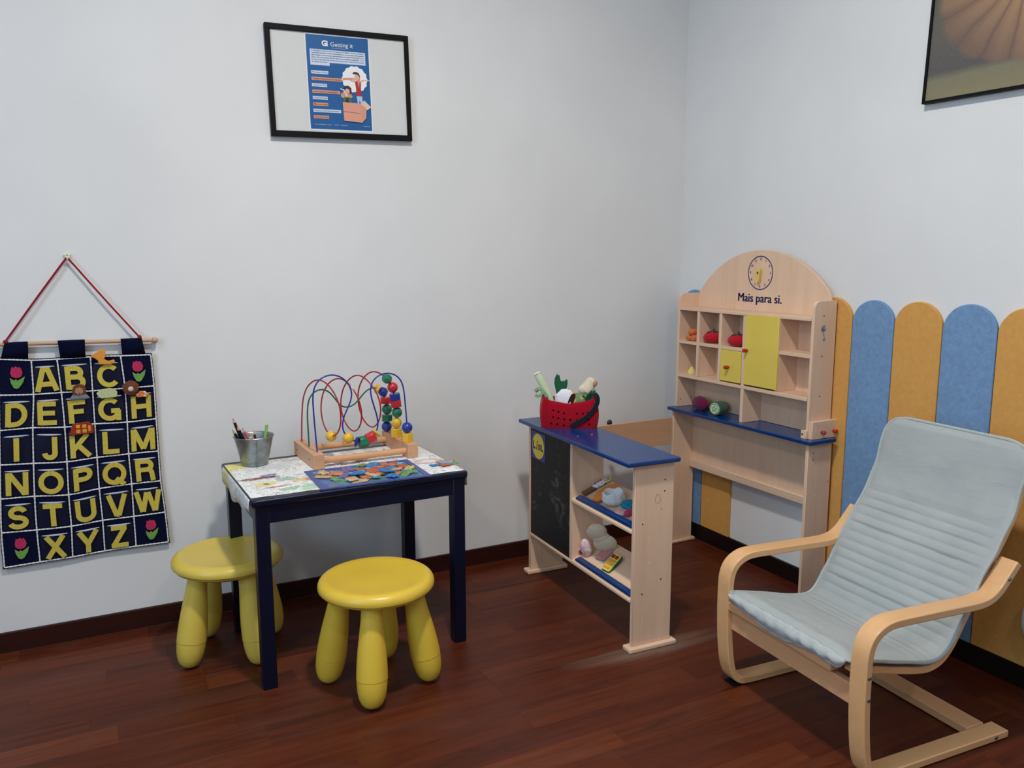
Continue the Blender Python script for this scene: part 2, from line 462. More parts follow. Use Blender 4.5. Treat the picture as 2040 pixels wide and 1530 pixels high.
def arcp(cx, cy, rx, ry, a0, a1, n=14):
    return [(cx+rx*math.cos(math.radians(a0+(a1-a0)*k/n)), cy+ry*math.sin(math.radians(a0+(a1-a0)*k/n))) for k in range(n+1)]
def glyph(ch):
    """stroke centre lines of a bold sans capital, cap height 1"""
    st = [(.1, 0), (.1, 1)]
    bar = lambda y, x=.62: [(.1, y), (x, y)]
    D = {
     'A': [[(.10, 0), (.38, 1)], [(.80, 0), (.52, 1)], [(.22, .30), (.68, .30)], [(.36, .93), (.54, .93)]],
     'B': [st, [(.1, .91)]+arcp(.40, .725, .19, .185, 90, -90)+[(.1, .54)], [(.1, .53)]+arcp(.44, .31, .21, .22, 90, -90)+[(.1, .09)]],
     'C': [arcp(.45, .5, .35, .41, 42, 318, 24)], 'D': [st, [(.1, .91)]+arcp(.34, .5, .34, .41, 90, -90, 18)+[(.1, .09)]],
     'E': [st, bar(.91, .68), bar(.51, .64), bar(.09, .70)], 'F': [st, bar(.91, .66), bar(.51, .58)],
     'G': [arcp(.45, .5, .35, .41, 45, 345, 24), [(.50, .43), (.84, .43)], [(.78, .46), (.78, 0)]], 'H': [st, [(.70, 0), (.70, 1)], [(.1, .52), (.70, .52)]],
     'I': [st], 'J': [[(.50, 1), (.50, .30)]+arcp(.31, .30, .19, .21, 0, -175)[1:]], 'K': [st, [(.14, .36), (.68, 1)], [(.30, .56), (.74, 0)]],
     'L': [st, bar(.09, .64)], 'M': [st, [(.86, 0), (.86, 1)], [(.13, .98), (.48, .08)], [(.83, .98), (.48, .08)]], 'N': [st, [(.72, 0), (.72, 1)], [(.13, .96), (.69, .04)]],
     'O': [arcp(.47, .5, .37, .41, 90, 450, 30)], 'P': [st, [(.1, .91)]+arcp(.42, .70, .22, .21, 90, -90)+[(.1, .49)]],
     'Q': [arcp(.47, .5, .37, .41, 90, 450, 30), [(.52, .28), (.84, -.04)]], 'R': [st, [(.1, .91)]+arcp(.44, .715, .20, .195, 90, -90)+[(.1, .52)], [(.52, .56), (.64, .40), (.68, 0)]],
     'S': [arcp(.40, .705, .25, .205, 15, 255, 16)+arcp(.40, .295, .28, .205, 80, -165, 16)], 'T': [[(.0, .91), (.72, .91)], [(.36, 0), (.36, .9)]],
     'U': [[(.1, 1), (.1, .36)]+arcp(.40, .36, .30, .27, 180, 360)[1:]+[(.70, 1)]], 'V': [[(.06, 1), (.34, .02)], [(.70, 1), (.42, .02)], [(.32, .07), (.44, .07)]],
     'W': [[(.04, 1), (.24, .04)], [(.46, .94), (.26, .04)], [(.52, .94), (.74, .04)], [(.96, 1), (.76, .04)]], 'X': [[(.06, 0), (.68, 1)], [(.70, 0), (.04, 1)]],
     'Y': [[(.04, 1), (.37, .42)], [(.72, 1), (.39, .42)], [(.38, .5), (.38, 0)]], 'Z': [[(.04, .91), (.66, .91)], [(.02, .09), (.70, .09)], [(.12, .12), (.58, .88)]]}
    return D[ch]
def ribbon(m, pts, w_, t0, t1, M):
    P = [Vector((x, y)) for x, y in pts]; n = len(P); v = []
    for i, p in enumerate(P):
        a = (p-P[i-1]).normalized() if i else (P[1]-p).normalized(); b_ = (P[i+1]-p).normalized() if i < n-1 else a
        na, nb = Vector((-a.y, a.x)), Vector((-b_.y, b_.x)); mt = na+nb
        mt = na if mt.length < .3 else mt.normalized()*min(1.6, 1/max(.3, mt.normalized().dot(na)))
        l, r = p+mt*w_/2, p-mt*w_/2
        v += [(l.x, l.y, t0), (r.x, r.y, t0), (r.x, r.y, t1), (l.x, l.y, t1)]
    f = [(0, 1, 2, 3), tuple(4*(n-1)+k for k in (3, 2, 1, 0))]
    for i in range(n-1):
        for k in range(4): f.append((4*i+k, 4*i+(k+1) % 4, 4*i+4+(k+1) % 4, 4*i+4+k))
    m.add(v, f, M)
def letter_mb(ch, h, w_, th, M, sx=1.):
    g = glyph(ch); xs = [p[0] for st in g for p in st]; cx = (min(xs)+max(xs))/2; m = MB()
    for k, st in enumerate(g): ribbon(m, [((x-cx)*h*sx, (y-.5)*h) for x, y in st], w_*h, 0, th+.00006*k, M)
    return m
class Frame:
    def __init__(s, o, rz): s.o = Vector(o); s.rz = rz
    def w(s, x, y, z):
        c, n = math.cos(s.rz), math.sin(s.rz)
        return (s.o.x+c*x-n*y, s.o.y+n*x+c*y, s.o.z+z)

# ------------------------------------------------------------------ the room
RX0, RY0, RH = -4.6, -4.8, 2.75
struct('wall_back', MB().box(RX0-.1, .1, 0, .1, -.05, RH), M_WALL)
struct('wall_right', MB().box(0, .1, RY0-.1, 0, -.05, RH), M_WALL)
def holed(axis, at, a0, a1, h0, h1, b0, b1):
    m = MB()
    for (p, q, z0, z1) in ((b0, a0, -.05, RH), (a1, b1, -.05, RH), (a0, a1, -.05, h0), (a0, a1, h1, RH)):
        if axis == 'x': m.box(at-.1, at, p, q, z0, z1)
        else: m.box(p, q, at-.1, at, z0, z1)
    return m
struct('wall_left', holed('x', RX0, -3.4, -1.7, .9, 2.45, RY0-.1, 0), M_WALL2)
struct('wall_front', holed('y', RY0, -3.5, -1.7, .85, 2.4, RX0, 0), M_WALL2)
struct('ceiling', MB().box(RX0-.1, .1, RY0-.1, .1, RH, RH+.1), M_WALL)
WHITEF = plain('white_window_frame', (226, 226, 224), .4, .5, var=.02)
def win(name, axis, at, a0, a1, h0, h1):
    m = MB()
    for (p, q, z0, z1) in ((a0, a0+.06, h0, h1), (a1-.06, a1, h0, h1), (a0, a1, h0, h0+.06), (a0, a1, h1-.06, h1), ((a0+a1)/2-.03, (a0+a1)/2+.03, h0, h1)):
        if axis == 'x': m.box(at-.08, at-.03, p, q, z0, z1)
        else: m.box(p, q, at-.08, at-.03, z0, z1)
    struct(name, m, WHITEF)
win('window_1', 'x', RX0, -3.4, -1.7, .9, 2.45); win('window_2', 'y', RY0, -3.5, -1.7, .85, 2.4)
struct('baseboard_back', MB().box(RX0, 0, -.012, 0, 0, .059), BASE, .002)
struct('baseboard_right', MB().box(-.012, 0, RY0, -.012, 0, .059), BASE_B, .002)

# floor: single boards where the camera sees them, the rest joined
floor = struct('floor', MB().box(RX0-.1, .1, RY0-.1, .1, -.06, -.008), plain('floor_screed', (40, 22, 16), .9, .1))
PW = .0795
pm = {}
def plank_mesh(L, wdt=PW):
    if (L, wdt) not in pm:
        g = .0001; m = MB(); x, y, b, z = L/2-g, wdt/2-g, .00015, 0.
        v = [(-x, -y, -.008), (x, -y, -.008), (x, y, -.008), (-x, y, -.008), (-x, -y, -b), (x, -y, -b), (x, y, -b), (-x, y, -b),
             (-x+b, -y+b, 0), (x-b, -y+b, 0), (x-b, y-b, 0), (-x+b, y-b, 0)]
        f = [(0, 1, 5, 4), (1, 2, 6, 5), (2, 3, 7, 6), (3, 0, 4, 7), (4, 5, 9, 8), (5, 6, 10, 9), (6, 7, 11, 10), (7, 4, 8, 11), (8, 9, 10, 11)]
        m.add(v, f); me = m.mesh('plank', False); me.materials.append(M_FLOOR); pm[(L, wdt)] = me
    return pm[(L, wdt)]
rest = MB(); cnt = 0
def plank(cx, cy, L, rz, wdt=PW):
    global cnt
    near = cy > -2.15 and cx > -2.75 and (cy > -1.2 or cx > -2.75-1.1*(cy+1.2) or True) and (cx > -2.55 or cy > -1.3)
    if near and cnt < 296:
        o = bpy.data.objects.new('plank', plank_mesh(L, wdt)); COL.objects.link(o); o.parent = floor
        o.location = (cx, cy, 0); o.rotation_euler = (0, 0, rz); cnt += 1
    else:
        M = Matrix.Translation((cx, cy, 0)) @ Matrix.Rotation(rz, 4, 'Z')
        rest.add([v.co for v in plank_mesh(L, wdt).vertices], [tuple(p.vertices) for p in plank_mesh(L, wdt).polygons], M)
for j in range(2):
    y = 0.
    while y > RY0:
        L = random.choice((.5, .65, .8)); plank(-.08*j-.04, y-L/2, L, PI/2, .0797); y -= L
yrow = -.013-PW/2; row = 0
while yrow > RY0-.05:
    x = -.16-random.choice((0, .12, .25))*0
    first = True
    while x > RX0:
        L = random.choice((.34, .42, .5, .58, .66))
        if first: L = random.choice((.22, .3, .42, .5, .58)); first = False
        plank(x-L/2, yrow, L, 0); x -= L
    yrow -= PW; row += 1
ro = link('floorboards', rest.mesh('floorboards', False), M_FLOOR, floor); ro['kind'] = 'stuff'

# ------------------------------------------------------------------ scalloped panels on the right wall
def scallop(y0, y1, label, mat):
    wd = abs(y1-y0); r = wd/2-.0012
    t = thing('scalloped_wall_panel', label, 'wall panel', (-.0005, (y0+y1)/2, .0605), 0, 'scalloped fabric panels along the right wall')
    poly = [(-r, 0), (r, 0)]+[(r*math.cos(a), .929-.0605-.004+r*.95*math.sin(a)) for a in [PI*k/28 for k in range(29)]]
    part('board', MB().prism(poly, -.0, .012, basis((0, -1, 0), (0, 0, 1), (-1, 0, 0))), mat, t, .0025, 2)
scallop(-.022, -.177, 'blue rounded fabric panel in the corner beside the toy shop shelf', M_PBLUE)
scallop(-.179, -.342, 'ochre rounded fabric panel seen through the open base of the toy shop shelf', M_PYEL)
scallop(-.7045, -.860, 'ochre rounded fabric panel half hidden at the right side of the toy shop shelf', M_PYEL)
scallop(-.860, -1.0105, 'blue rounded fabric panel nearest the toy shop shelf on its right', M_PBLUE)
scallop(-1.0105, -1.1665, 'ochre rounded fabric panel between the two blue ones behind the armchair', M_PYEL)
scallop(-1.1665, -1.3245, 'blue rounded fabric panel above the right half of the armchair back', M_PBLUE)
scallop(-1.3245, -1.480, 'rightmost ochre rounded fabric panel, cut by the photo edge', M_PYEL)

# ------------------------------------------------------------------ white round thing low on the right wall
t = thing('wall_dispenser', 'white round plastic cover low on the wall at the right edge', 'dispenser', (-.0125, -1.560, .205))
part('cover', MB().lathe([(.088, 0), (.09, .01), (.088, .03), (.078, .042), (.05, .05), (.0, .052)], 40, basis((0, 1, 0), (0, 0, 1), (1, 0, 0)) @ Matrix.Scale(-1, 4, (0, 0, 1))), plain('white_gloss_plastic', (232, 234, 234), .3, .5, var=.02), t)
part('rim', MB().lathe([(.084, 0), (.092, 0), (.092, .006), (.084, .006)], 40, basis((0, 1, 0), (0, 0, 1), (1, 0, 0)) @ Matrix.Scale(-1, 4, (0, 0, 1))), plain('grey_plastic_rim', (190, 192, 194), .4, .5), t)

# ------------------------------------------------------------------ framed pumpkin print on the right wall
t = thing('framed_print', 'black framed print of a ribbed pumpkin high on the right wall', 'picture', (-.022, -1.0563, 1.5454), 0, None, (.012, .03, 0))
FW, FH, ft = .62, .46, .0075
fr = MB()
for (y0, y1, z0, z1) in ((-FW, 0, 0, ft), (-FW, 0, FH-ft, FH), (-ft, 0, ft, FH-ft), (-FW, -FW+ft, ft, FH-ft)): fr.box(0, .018, y0, y1, z0, z1)
part('frame', fr, BLACK, t, .0012)
part('print', MB().box(.005, .007, -FW+ft, -ft, ft, FH-ft), M_PUMPKIN, t)
part('backing', MB().box(.0071, .015, -FW+ft, -ft, ft, FH-ft), PAPERW, t)

# ------------------------------------------------------------------ framed poster on the back wall
t = thing('framed_poster', 'black framed landscape sheet with a blue therapy clinic poster on the wall', 'poster', (-1.372, -.012, 1.6637), 0, None, (0, -.0238, 0))
fr = MB(); W2, H2, b = .2270, .1640, .0150
for (x0, x1, z0, z1) in ((-W2, W2, H2-b*1.1, H2), (-W2, W2, -H2, -H2+b*1.15), (-W2, -W2+b, -H2+b*1.15, H2-b*1.1), (W2-b, W2, -H2+b*1.15, H2-b*1.1)):
    fr.box(x0, x1, -.006, .010, z0, z1)
part('frame', fr, BLACK, t, .001)
part('mount', MB().box(-W2+b, W2-b, .0, .009, -H2+b, H2-b), plain('poster_mount', (214, 213, 209), .6, .3, var=.01), t)
PB = plain('poster_blue', (34, 92, 150), .4, .4, var=.03, nscale=10)
PS = plain('poster_salmon', (222, 156, 134), .5, .3, var=.02)
PO = plain('poster_orange', (216, 152, 126), .5, .3, var=.02)
PL = plain('poster_pale', (206, 216, 232), .5, .3, var=.02)
PK = plain('poster_ink', (58, 70, 100), .5, .3)
PWH = plain('poster_white', (236, 236, 232), .5, .3, var=.01)
SKIN = plain('printed_skin', (224, 176, 156), .5, .3, var=.04)
DSKIN = plain('printed_skin_arm', (206, 152, 130), .5, .3, var=.04)
HAIR = plain('printed_brown', (76, 50, 42), .5, .3)
PRED = plain('printed_red', (178, 48, 58), .5, .3, var=.05)
PJEAN = plain('printed_jeans', (170, 200, 222), .5, .3, var=.05)
PGREEN = plain('printed_green', (60, 120, 92), .5, .3, var=.05)
part('sheet', MB().box(-.1075, .0955, -.0007, 0, -.1415, .1458), PWH, t)
bl = part('poster_print', MB().box(-.1050, .0925, -.0011, -.0007, -.1375, .1430), PB, t)
LAY = [0.0011]
def flat(name, poly, mat, parent=bl, d=.0003):
    LAY[0] += .00012
    return part(name, MB().prism(poly, LAY[0]-.0003, LAY[0], WA(0, 0, 0)), mat, parent, smooth=False)
def rect(x0, x1, z0, z1): return [(x0, z0), (x1, z0), (x1, z1), (x0, z1)]
flat('text_panel', rect(-.0945, .0812, .0625, .1005), PL)
flat('text_panel', rect(-.0945, -.0345, .0535, .0628), PL)
T = lambda name, s, size, x, z, mat, off=0, al='LEFT', wid=None: textpart(name, s, size, WA(x, z, -LAY[0]-.0002), mat, bl, .0001, off, al, wid)
T('logo', 'G', .0225, -.0563, .1185, PWH, .0008, wid=.0145); flat('logo', rect(-.0408, -.0372, .1113, .1225), PWH); flat('logo', circle(-.0390, .1256, .0021, 14), PWH)
T('logo_text', 'Getting it', .0185, -.0296, .1175, PWH, .0, wid=.0715)
flat('underline', rect(-.027, .018, .1067, .1074), PL)
body = ['A Getting it encontra-se no apoio do bebé, criança, jovem e',
        'respetivas famílias, sendo constituída por uma equipa diferenciada',
        'que realiza a intervenção especializada no desenvolvimento e na',
        'saúde. Na sua prática clínica valoriza o trabalho integrado, e em',
        'família a partilha de forma contínua com vista à promoção', 'do desenvolvimento.']
for k, s in enumerate(body):
    T('printed_text', s, .0052, -.0905, .0964-.0066*k, PK, 0, wid=(.166 if k < 5 else .05))
for k, (s, x1) in enumerate((('Psicologia Clínica', -.0404), ('Terapia Ocupacional e Integração Sensorial', .0363), ('Terapia da Fala', -.0468), ('Intervenção Psicopedagógica', -.006),
                            ('Psicomotricidade', -.047), ('Musicoterapia', -.0466), ('Problemas do Neurodesenvolvimento', -.0066), ('Neuropsicologia', -.0465))):
    z = .0322-.0191*k
    flat('label_strip', rect(-.0940, x1, z-.0048, z+.0048), PL if k % 2 == 0 else PO)
    T('printed_text', s, .0062, -.0915, z, PK if k % 2 == 0 else HAIR, .00003, wid=(x1+.0940)*.9)
for s, x0, wd in (('Rua da República, Lisboa', -.0944, .053), ('21 000 0000', -.034, .016), ('geral@gettingit.pt', -.012, .022), ('gettingit.pt', .064, .02)):
    T('printed_text', s, .0042, x0+.002, -.1238, PL, 0, wid=wd)
rag = [(.0430+.0405*(1+.035*math.cos(14*a))*math.cos(a), .0180+.0395*(1+.035*math.cos(14*a))*math.sin(a)) for a in [2*PI*k/84 for k in range(84)]]
flat('white_disc', rag, PWH)
flat('printed_child', [(.058, .0120), (.062, .0095), (.075, .0150), (.0915, .0160), (.0915, .0185), (.075, .0185), (.062, .0160)], SKIN)
flat('printed_child', [(.0480, .0130), (.0450, .0080), (.0330, .0100), (.0215, .0170), (.0300, .0190), (.0345, .0145)], SKIN)
flat('red_shirt', [(.043, .0100), (.0475, .0135), (.058, .0130), (.0625, .0085), (.0615, -.0080), (.063, -.0320), (.0460, -.0320), (.0455, -.008)], PRED)
flat('pale_jeans', [(.0460, -.0320), (.064, -.0325), (.066, -.054), (.059, -.0580), (.0555, -.0440), (.0530, -.0570), (.0490, -.0560)], PJEAN)
flat('printed_hair', [(.0500, .0320), (.0585, .0330), (.0600, .0220), (.0580, .0080), (.0545, -.0080), (.0520, .0060)], plain('printed_blond', (206, 150, 120), .5, .3))
flat('printed_face', [(.0500+.0075*math.cos(a), .0245+.0092*math.sin(a)) for a in [2*PI*k/20 for k in range(20)]], SKIN)
flat('brown_hat', [(.0360, .0345), (.0395, .0395), (.0470, .0410), (.0560, .0380), (.0605, .0290), (.0600, .0235), (.0565, .0300), (.0500, .0335), (.0420, .0340)], HAIR)
flat('paper_tube', [(.004, .0140), (.042, .0175), (.042, .0228), (.004, .0205)], PO)
flat('printed_hand', circle(.0415, .0185, .0045, 12), SKIN)
flat('printed_child', [(-.006, -.036), (-.004, -.028), (.006, -.020), (.012, -.012), (.026, -.014), (.030, -.030), (.033, -.036), (.028, -.041), (.012, -.038), (.002, -.042)], DSKIN)
flat('dark_hair', [(.006, -.010), (.012, -.003), (.022, -.003), (.030, -.010), (.030, -.024), (.024, -.031), (.0235, -.018), (.016, -.010)], HAIR)
flat('printed_face', circle(.0178, -.0185, .0062, 16), SKIN)
flat('paper_tube', [(-.005, -.0115), (.006, -.0155), (.016, -.034), (.013, -.035), (.0045, -.0185), (-.005, -.0145)], PWH)
flat('green_shirt', [(.004, -.038), (.028, -.038), (.030, -.0535), (.002, -.0535)], PGREEN)
flat('dark_vest', [(.010, -.040), (.019, -.040), (.020, -.0535), (.008, -.0535)], HAIR)
flat('box_flap', [(.0703, -.0446), (.0918, -.0644), (.0786, -.0743), (.0570, -.0570)], plain('printed_flap', (226, 196, 184), .5, .3))
flat('cardboard_box', [(-.0004, -.0530), (.0560, -.0550), (.0760, -.0690), (.0735, -.0995), (.0600, -.1135), (.0013, -.1095)], PS)
flat('box_side', [(.0560, -.0550), (.0760, -.0690), (.0735, -.0995), (.0600, -.1135)], PO)
flat('box_line', [(.0005, -.0810), (.0570, -.0850), (.0570, -.0860), (.0005, -.0820)], HAIR)

# ------------------------------------------------------------------ alphabet wall hanging
GRID = [
[(-2.361, 0.8523), (-2.2838, 0.8446), (-2.2208, 0.844), (-2.1361, 0.8455), (-2.0577, 0.8442), (-1.9769, 0.8429)],
[(-2.3684, 0.7519), (-2.2861, 0.7479), (-2.2171, 0.7476), (-2.1376, 0.7466), (-2.0524, 0.7481), (-1.9738, 0.7489)],
[(-2.3757, 0.6529), (-2.2954, 0.6526), (-2.2163, 0.6468), (-2.1388, 0.6492), (-2.0533, 0.6464), (-1.974, 0.6491)],
[(-2.3829, 0.5548), (-2.302, 0.5496), (-2.2184, 0.545), (-2.1402, 0.5492), (-2.0557, 0.5497), (-1.9741, 0.5494)],
[(-2.39, 0.4569), (-2.3069, 0.4538), (-2.2212, 0.4473), (-2.141, 0.4547), (-2.054, 0.4569), (-1.9737, 0.4568)],
[(-2.3961, 0.3585), (-2.3092, 0.3546), (-2.2215, 0.3522), (-2.1392, 0.3566), (-2.0546, 0.3563), (-1.9674, 0.3574)],
[(-2.3971, 0.256), (-2.3085, 0.2583), (-2.225, 0.2586), (-2.1399, 0.2618), (-2.0547, 0.2628), (-1.9638, 0.2619)]]
HO = Vector((-2.174, 0, .55))
def cr1(p, t):
    n = len(p)-1; i = min(int(t), n-1); u = t-i
    g = lambda k: p[k] if 0 <= k <= n else (2*p[0]-p[1] if k < 0 else 2*p[n]-p[n-1])
    a, b, c, d = g(i-1), g(i), g(i+1), g(i+2)
    return .5*((2*b)+(c-a)*u+(2*a-5*b+4*c-d)*u*u+(3*b-a-3*c+d)*u**3)
GV = [[Vector(q) for q in r] for r in GRID]
def gp(c, r, dy=0.):
    q = cr1([cr1(row, c) for row in GV], r)
    bulge = .0035*math.sin(c*PI)**2*math.sin(r*PI)**2+.003*math.sin(c*1.7+r)*.5
    return Vector((q.x-HO.x, -.013-bulge-dy, q.y-HO.z))
hang = thing('alphabet_wall_hanging', 'navy cloth alphabet hanging with yellow felt letters on the left wall', 'wall hanging', HO)
cm = MB(); NC, NR = 30, 36; ex = .045
vv = []; idx = {}
for s_ in (0, 1):
    for j in range(NR+1):
        for i in range(NC+1):
            q = gp(-ex+(5+2*ex)*i/NC, -ex+(6+2*ex)*j/NR, 0 if s_ == 0 else -.004)
            idx[(s_, i, j)] = len(vv); vv.append(q)
ff = []
for j in range(NR):
    for i in range(NC):
        ff.append((idx[0, i, j], idx[0, i, j+1], idx[0, i+1, j+1], idx[0, i+1, j]))
        ff.append((idx[1, i, j], idx[1, i+1, j], idx[1, i+1, j+1], idx[1, i, j+1]))
for j in range(NR):
    ff.append((idx[0, 0, j], idx[1, 0, j], idx[1, 0, j+1], idx[0, 0, j+1])); ff.append((idx[0, NC, j], idx[0, NC, j+1], idx[1, NC, j+1], idx[1, NC, j]))
for i in range(NC):
    ff.append((idx[0, i, 0], idx[0, i+1, 0], idx[1, i+1, 0], idx[1, i, 0])); ff.append((idx[0, i, NR], idx[1, i, NR], idx[1, i+1, NR], idx[0, i+1, NR]))
part('cloth_panel', cm.add(vv, ff), FNAVY, hang)
def zig(pts, wdt=.0024):
    m = MB(); n = len(pts); rr = [wdt*(1.0 if k % 2 else .68) for k in range(n)]
    return m.sweep(pts, rr, 6)
for j in range(7): part('braid_trim', zig([gp(5*k/80, j, .0015) for k in range(81)]), TRIM, hang)
for i in range(6): part('braid_trim', zig([gp(i, 6*k/96, .0015) for k in range(97)]), TRIM, hang)
VINYL_GLINT = plain('vinyl_edge_highlight', (196, 202, 214), .12, .8, coat=1., var=.02)  # pale tone puts the vinyl rim's highlight into the colour
POCK = plain('navy_pocket_vinyl', (10, 15, 42), .5, .3, var=.1, nscale=90, bump=.2)
cells = ['.ABC.', 'DEFGH', 'IJKLM', 'NOPQR', 'STUVW', '.XYZ.']
def tulip(c, r):
    o = gp(c+.5, r+.5, .0005); ux = (gp(c+.7, r+.5)-gp(c+.3, r+.5)).normalized(); uz = (gp(c+.5, r+.3)-gp(c+.5, r+.7)).normalized()
    M = basis(ux, uz, ux.cross(uz), o)
    fl = [(-.0150, .012), (-.0125, .023), (-.0105, .030), (-.006, .0275), (-.001, .032), (.003, .0275), (.008, .030), (.0125, .024), (.015, .014), (.012, .004), (.004, -.001), (-.005, -.001), (-.012, .003)]
    lf = [(-.015, -.001), (-.005, -.009), (-.001, -.004), (.003, -.009), (.021, .004), (.017, -.012), (.007, -.028), (.0, -.032), (-.007, -.029), (-.013, -.016)]
    part('tulip_flower', MB().prism([(x+.001, y) for x, y in fl], 0, .0022, M), FPINK, hang, .0006, 1)
    part('tulip_leaves', MB().prism(lf, 0, .0018, M), FGREEN, hang, .0006, 1)
for r, rw in enumerate(cells):
    for c, ch in enumerate(rw):
        if ch == '.': tulip(c, r); continue
        m = MB(); n1, n2 = 8, 6; v = []; f = []
        for j in range(n2+1):
            for i in range(n1+1):
                u, s_ = i/n1, j/n2
                lip = .004*(1-s_)**2*math.sin(u*PI)
                v.append(gp(c+.07+.86*u, r+.2+.74*s_, .0012+lip))
        k0 = len(v); v += [p+Vector((0, .0016, 0)) for p in v]; W1 = n1+1
        for j in range(n2):
            for i in range(n1):
                a = j*W1+i; f.append((a, a+W1, a+W1+1, a+1)); f.append((k0+a, k0+a+1, k0+a+W1+1, k0+a+W1))
        part('pocket', m.add(v, f), POCK, hang)
        lipp = [gp(c+.12+.76*k/10, r+.2, .0016+.0046*math.sin(PI*k/10)) for k in range(11)]
        part('pocket_rim_highlight', MB().sweep(lipp, [.0008+.0020*math.sin(PI*k/10)**.7 if 0 < k < 10 else .0006 for k in range(11)], 6), VINYL_GLINT, hang)  # pale rim, swollen mid-way, imitates the glossy streak on the vinyl
        o = gp(c+.5, r+.575, .0040)
        ux = (gp(c+.7, r+.575)-gp(c+.3, r+.575)).normalized(); uz = (gp(c+.5, r+.4)-gp(c+.5, r+.75)).normalized()
        part('letter', letter_mb(ch, .0665, .205, .0020, basis(ux, uz, ux.cross(uz), o), 1.02), FYEL, hang, smooth=False)
# rod, tabs and cord
def hl(x, y, z): return Vector((x, y, z))-HO
rm = MB().cyl(hl(-2.385, -.017, .8935), hl(-1.962, -.017, .8862), .0056, 14)
rod = part('rod', rm, ROD, hang)
kb = MB(); M = Matrix.Translation(hl(-1.964, -.017, .8862)) @ Matrix.Rotation(PI/2, 4, 'Y')
kb.lathe([(.006, -.006), (.0085, -.0035), (.0092, .001), (.0085, .0055), (.005, .0085), (.001, .0092)], 16, M); part('rod_knob', kb, ROD, rod)
kb = MB(); M = Matrix.Translation(hl(-2.383, -.017, .8935)) @ Matrix.Rotation(-PI/2, 4, 'Y')
kb.lathe([(.006, -.006), (.0085, -.0035), (.0092, .001), (.0085, .0055), (.005, .0085), (.001, .0092)], 16, M); part('rod_knob', kb, ROD, rod)
for (xa, xb, za, xc, xd, zb) in ((-2.343, -2.2876, .8975, -2.357, -2.291, .850), (-2.2151, -2.1469, .8965, -2.2121, -2.1485, .845), (-2.0545, -1.9983, .8940, -2.0529, -1.9907, .847)):
    v = []; f = []; n = 12
    prof = []
    for k in range(n+1):
        a = -PI*k/n; prof.append((-.017-.0068*math.cos(a)*-1*-1, .0068*math.sin(-a)))
    path = [(-.0155, zb), (-.022, (zb+za)/2-.002), (-.0238, za-.008)]+[(-.017-.0068*math.cos(PI*k/8), za-.0062+.0068*math.sin(PI*k/8)) for k in range(9)]+[(-.0095, (zb+za)/2), (-.009, zb)]
    m = MB(); z0, z1 = zb, za
    for (y, z) in path:
        q = min(1, max(0, (za-z)/(za-zb)))
        v += [hl(xa+(xc-xa)*q, y, z), hl(xb+(xd-xb)*q, y, z)]
    f = [(2*k, 2*k+1, 2*k+3, 2*k+2) for k in range(len(path)-1)]
    o = part('hanging_tab', m.add(v, f), FNAVY, hang); md = o.modifiers.new('thick', 'SOLIDIFY'); md.thickness = .0016
hk = (-2.1745, -.013, 1.127)
cm = MB().sweep(catmull([hl(-2.3401, -.0235, .899), hl(-2.342, -.020, .9015), hl(-2.3370, -.018, .906), hl(-2.26, -.016, 1.013), hl(-2.183, -.013, 1.118), hl(-2.1745, -.012, 1.1255), hl(-2.166, -.013, 1.118), hl(-2.09, -.016, 1.013), hl(-2.008, -.018, .903), hl(-2.0030, -.020, .8985), hl(-2.004, -.0235, .8965)], 8), .0028, 8)
cm.ellip(hl(-2.3401, -.0225, .9005), (.006, .005, .0055), 12, 8, None, .2, 3, 1); cm.ellip(hl(-2.0038, -.0225, .8985), (.006, .005, .0055), 12, 8, None, .2, 3, 2)
part('cord', cm, REDCORD, hang)
# the hook
t = thing('wall_hook', 'small cream flower-shaped hook holding the red cord of the alphabet hanging', 'hook', (-2.1735, 0, 1.134))
m = MB()
CREAM = plain('cream_plastic', (226, 222, 200), .4, .5, var=.03)
for k in range(5):
    a = PI/2+2*PI*k/5; m.ellip((.0052*math.cos(a), -.004, .0052*math.sin(a)), (.0045, .004, .0045), 10, 8)
part('flower_plate', m, CREAM, t)
part('peg', MB().sweep(catmull([(0, -.003, -.004), (0, -.012, -.0075), (0, -.017, -.0095), (0, -.0185, -.005)], 5), .0026, 8), CREAM, t)

# felt figures tucked in the pockets
def figure(name, label, px, pz, build, k=1.4):
    t = thing(name, label, 'felt figure', (px, -.0275, pz), 0, 'felt figures in the alphabet pockets'); build(t); t.scale = (k, 1.1, k)
OR = felt('orange_felt', (226, 150, 62)); BR = felt('brown_felt', (112, 64, 42)); GR = felt('grey_felt', (128, 130, 136))
def fl(t, name, poly, mat, d0=0., d1=.004): return part(name, MB().prism(poly, d0, d1, WA(0, 0, 0)), mat, t, .0012, 2)
def f_cat(t):
    fl(t, 'body', [(-.021, .004), (-.012, .010), (-.004, .0165), (.006, .0165), (.006, .006), (.003, -.002), (.010, -.006), (.020, -.0035), (.022, -.009), (.014, -.013), (-.006, -.012), (-.008, -.004), (-.014, .001)], OR)
figure('felt_cat', 'orange felt cat peeking out of the pocket above letter C', -2.106, .842, f_cat, 1.5)
def f_face(t):
    fl(t, 'collar', [(-.021, -.016), (-.014, -.006), (.014, -.006), (.0215, -.016)], GR)
    fl(t, 'hair', [(-.013, -.007), (-.0145, .004), (-.010, .0145), (.000, .0185), (.010, .0155), (.0145, .006), (.013, -.007)], BR, .001, .005)
    fl(t, 'face', circle(0, .0015, .0085, 16), felt('tan_felt', (176, 124, 100)), .004, .0075)
    fl(t, 'mouth', [(-.003, -.003), (.003, -.003), (0, -.0055)], felt('dark_felt', (60, 30, 30)), .007, .0082)
figure('felt_doll', 'brown-haired felt doll with a grey collar in the letter F pocket', -2.1718, .7490, f_face, 1.25)
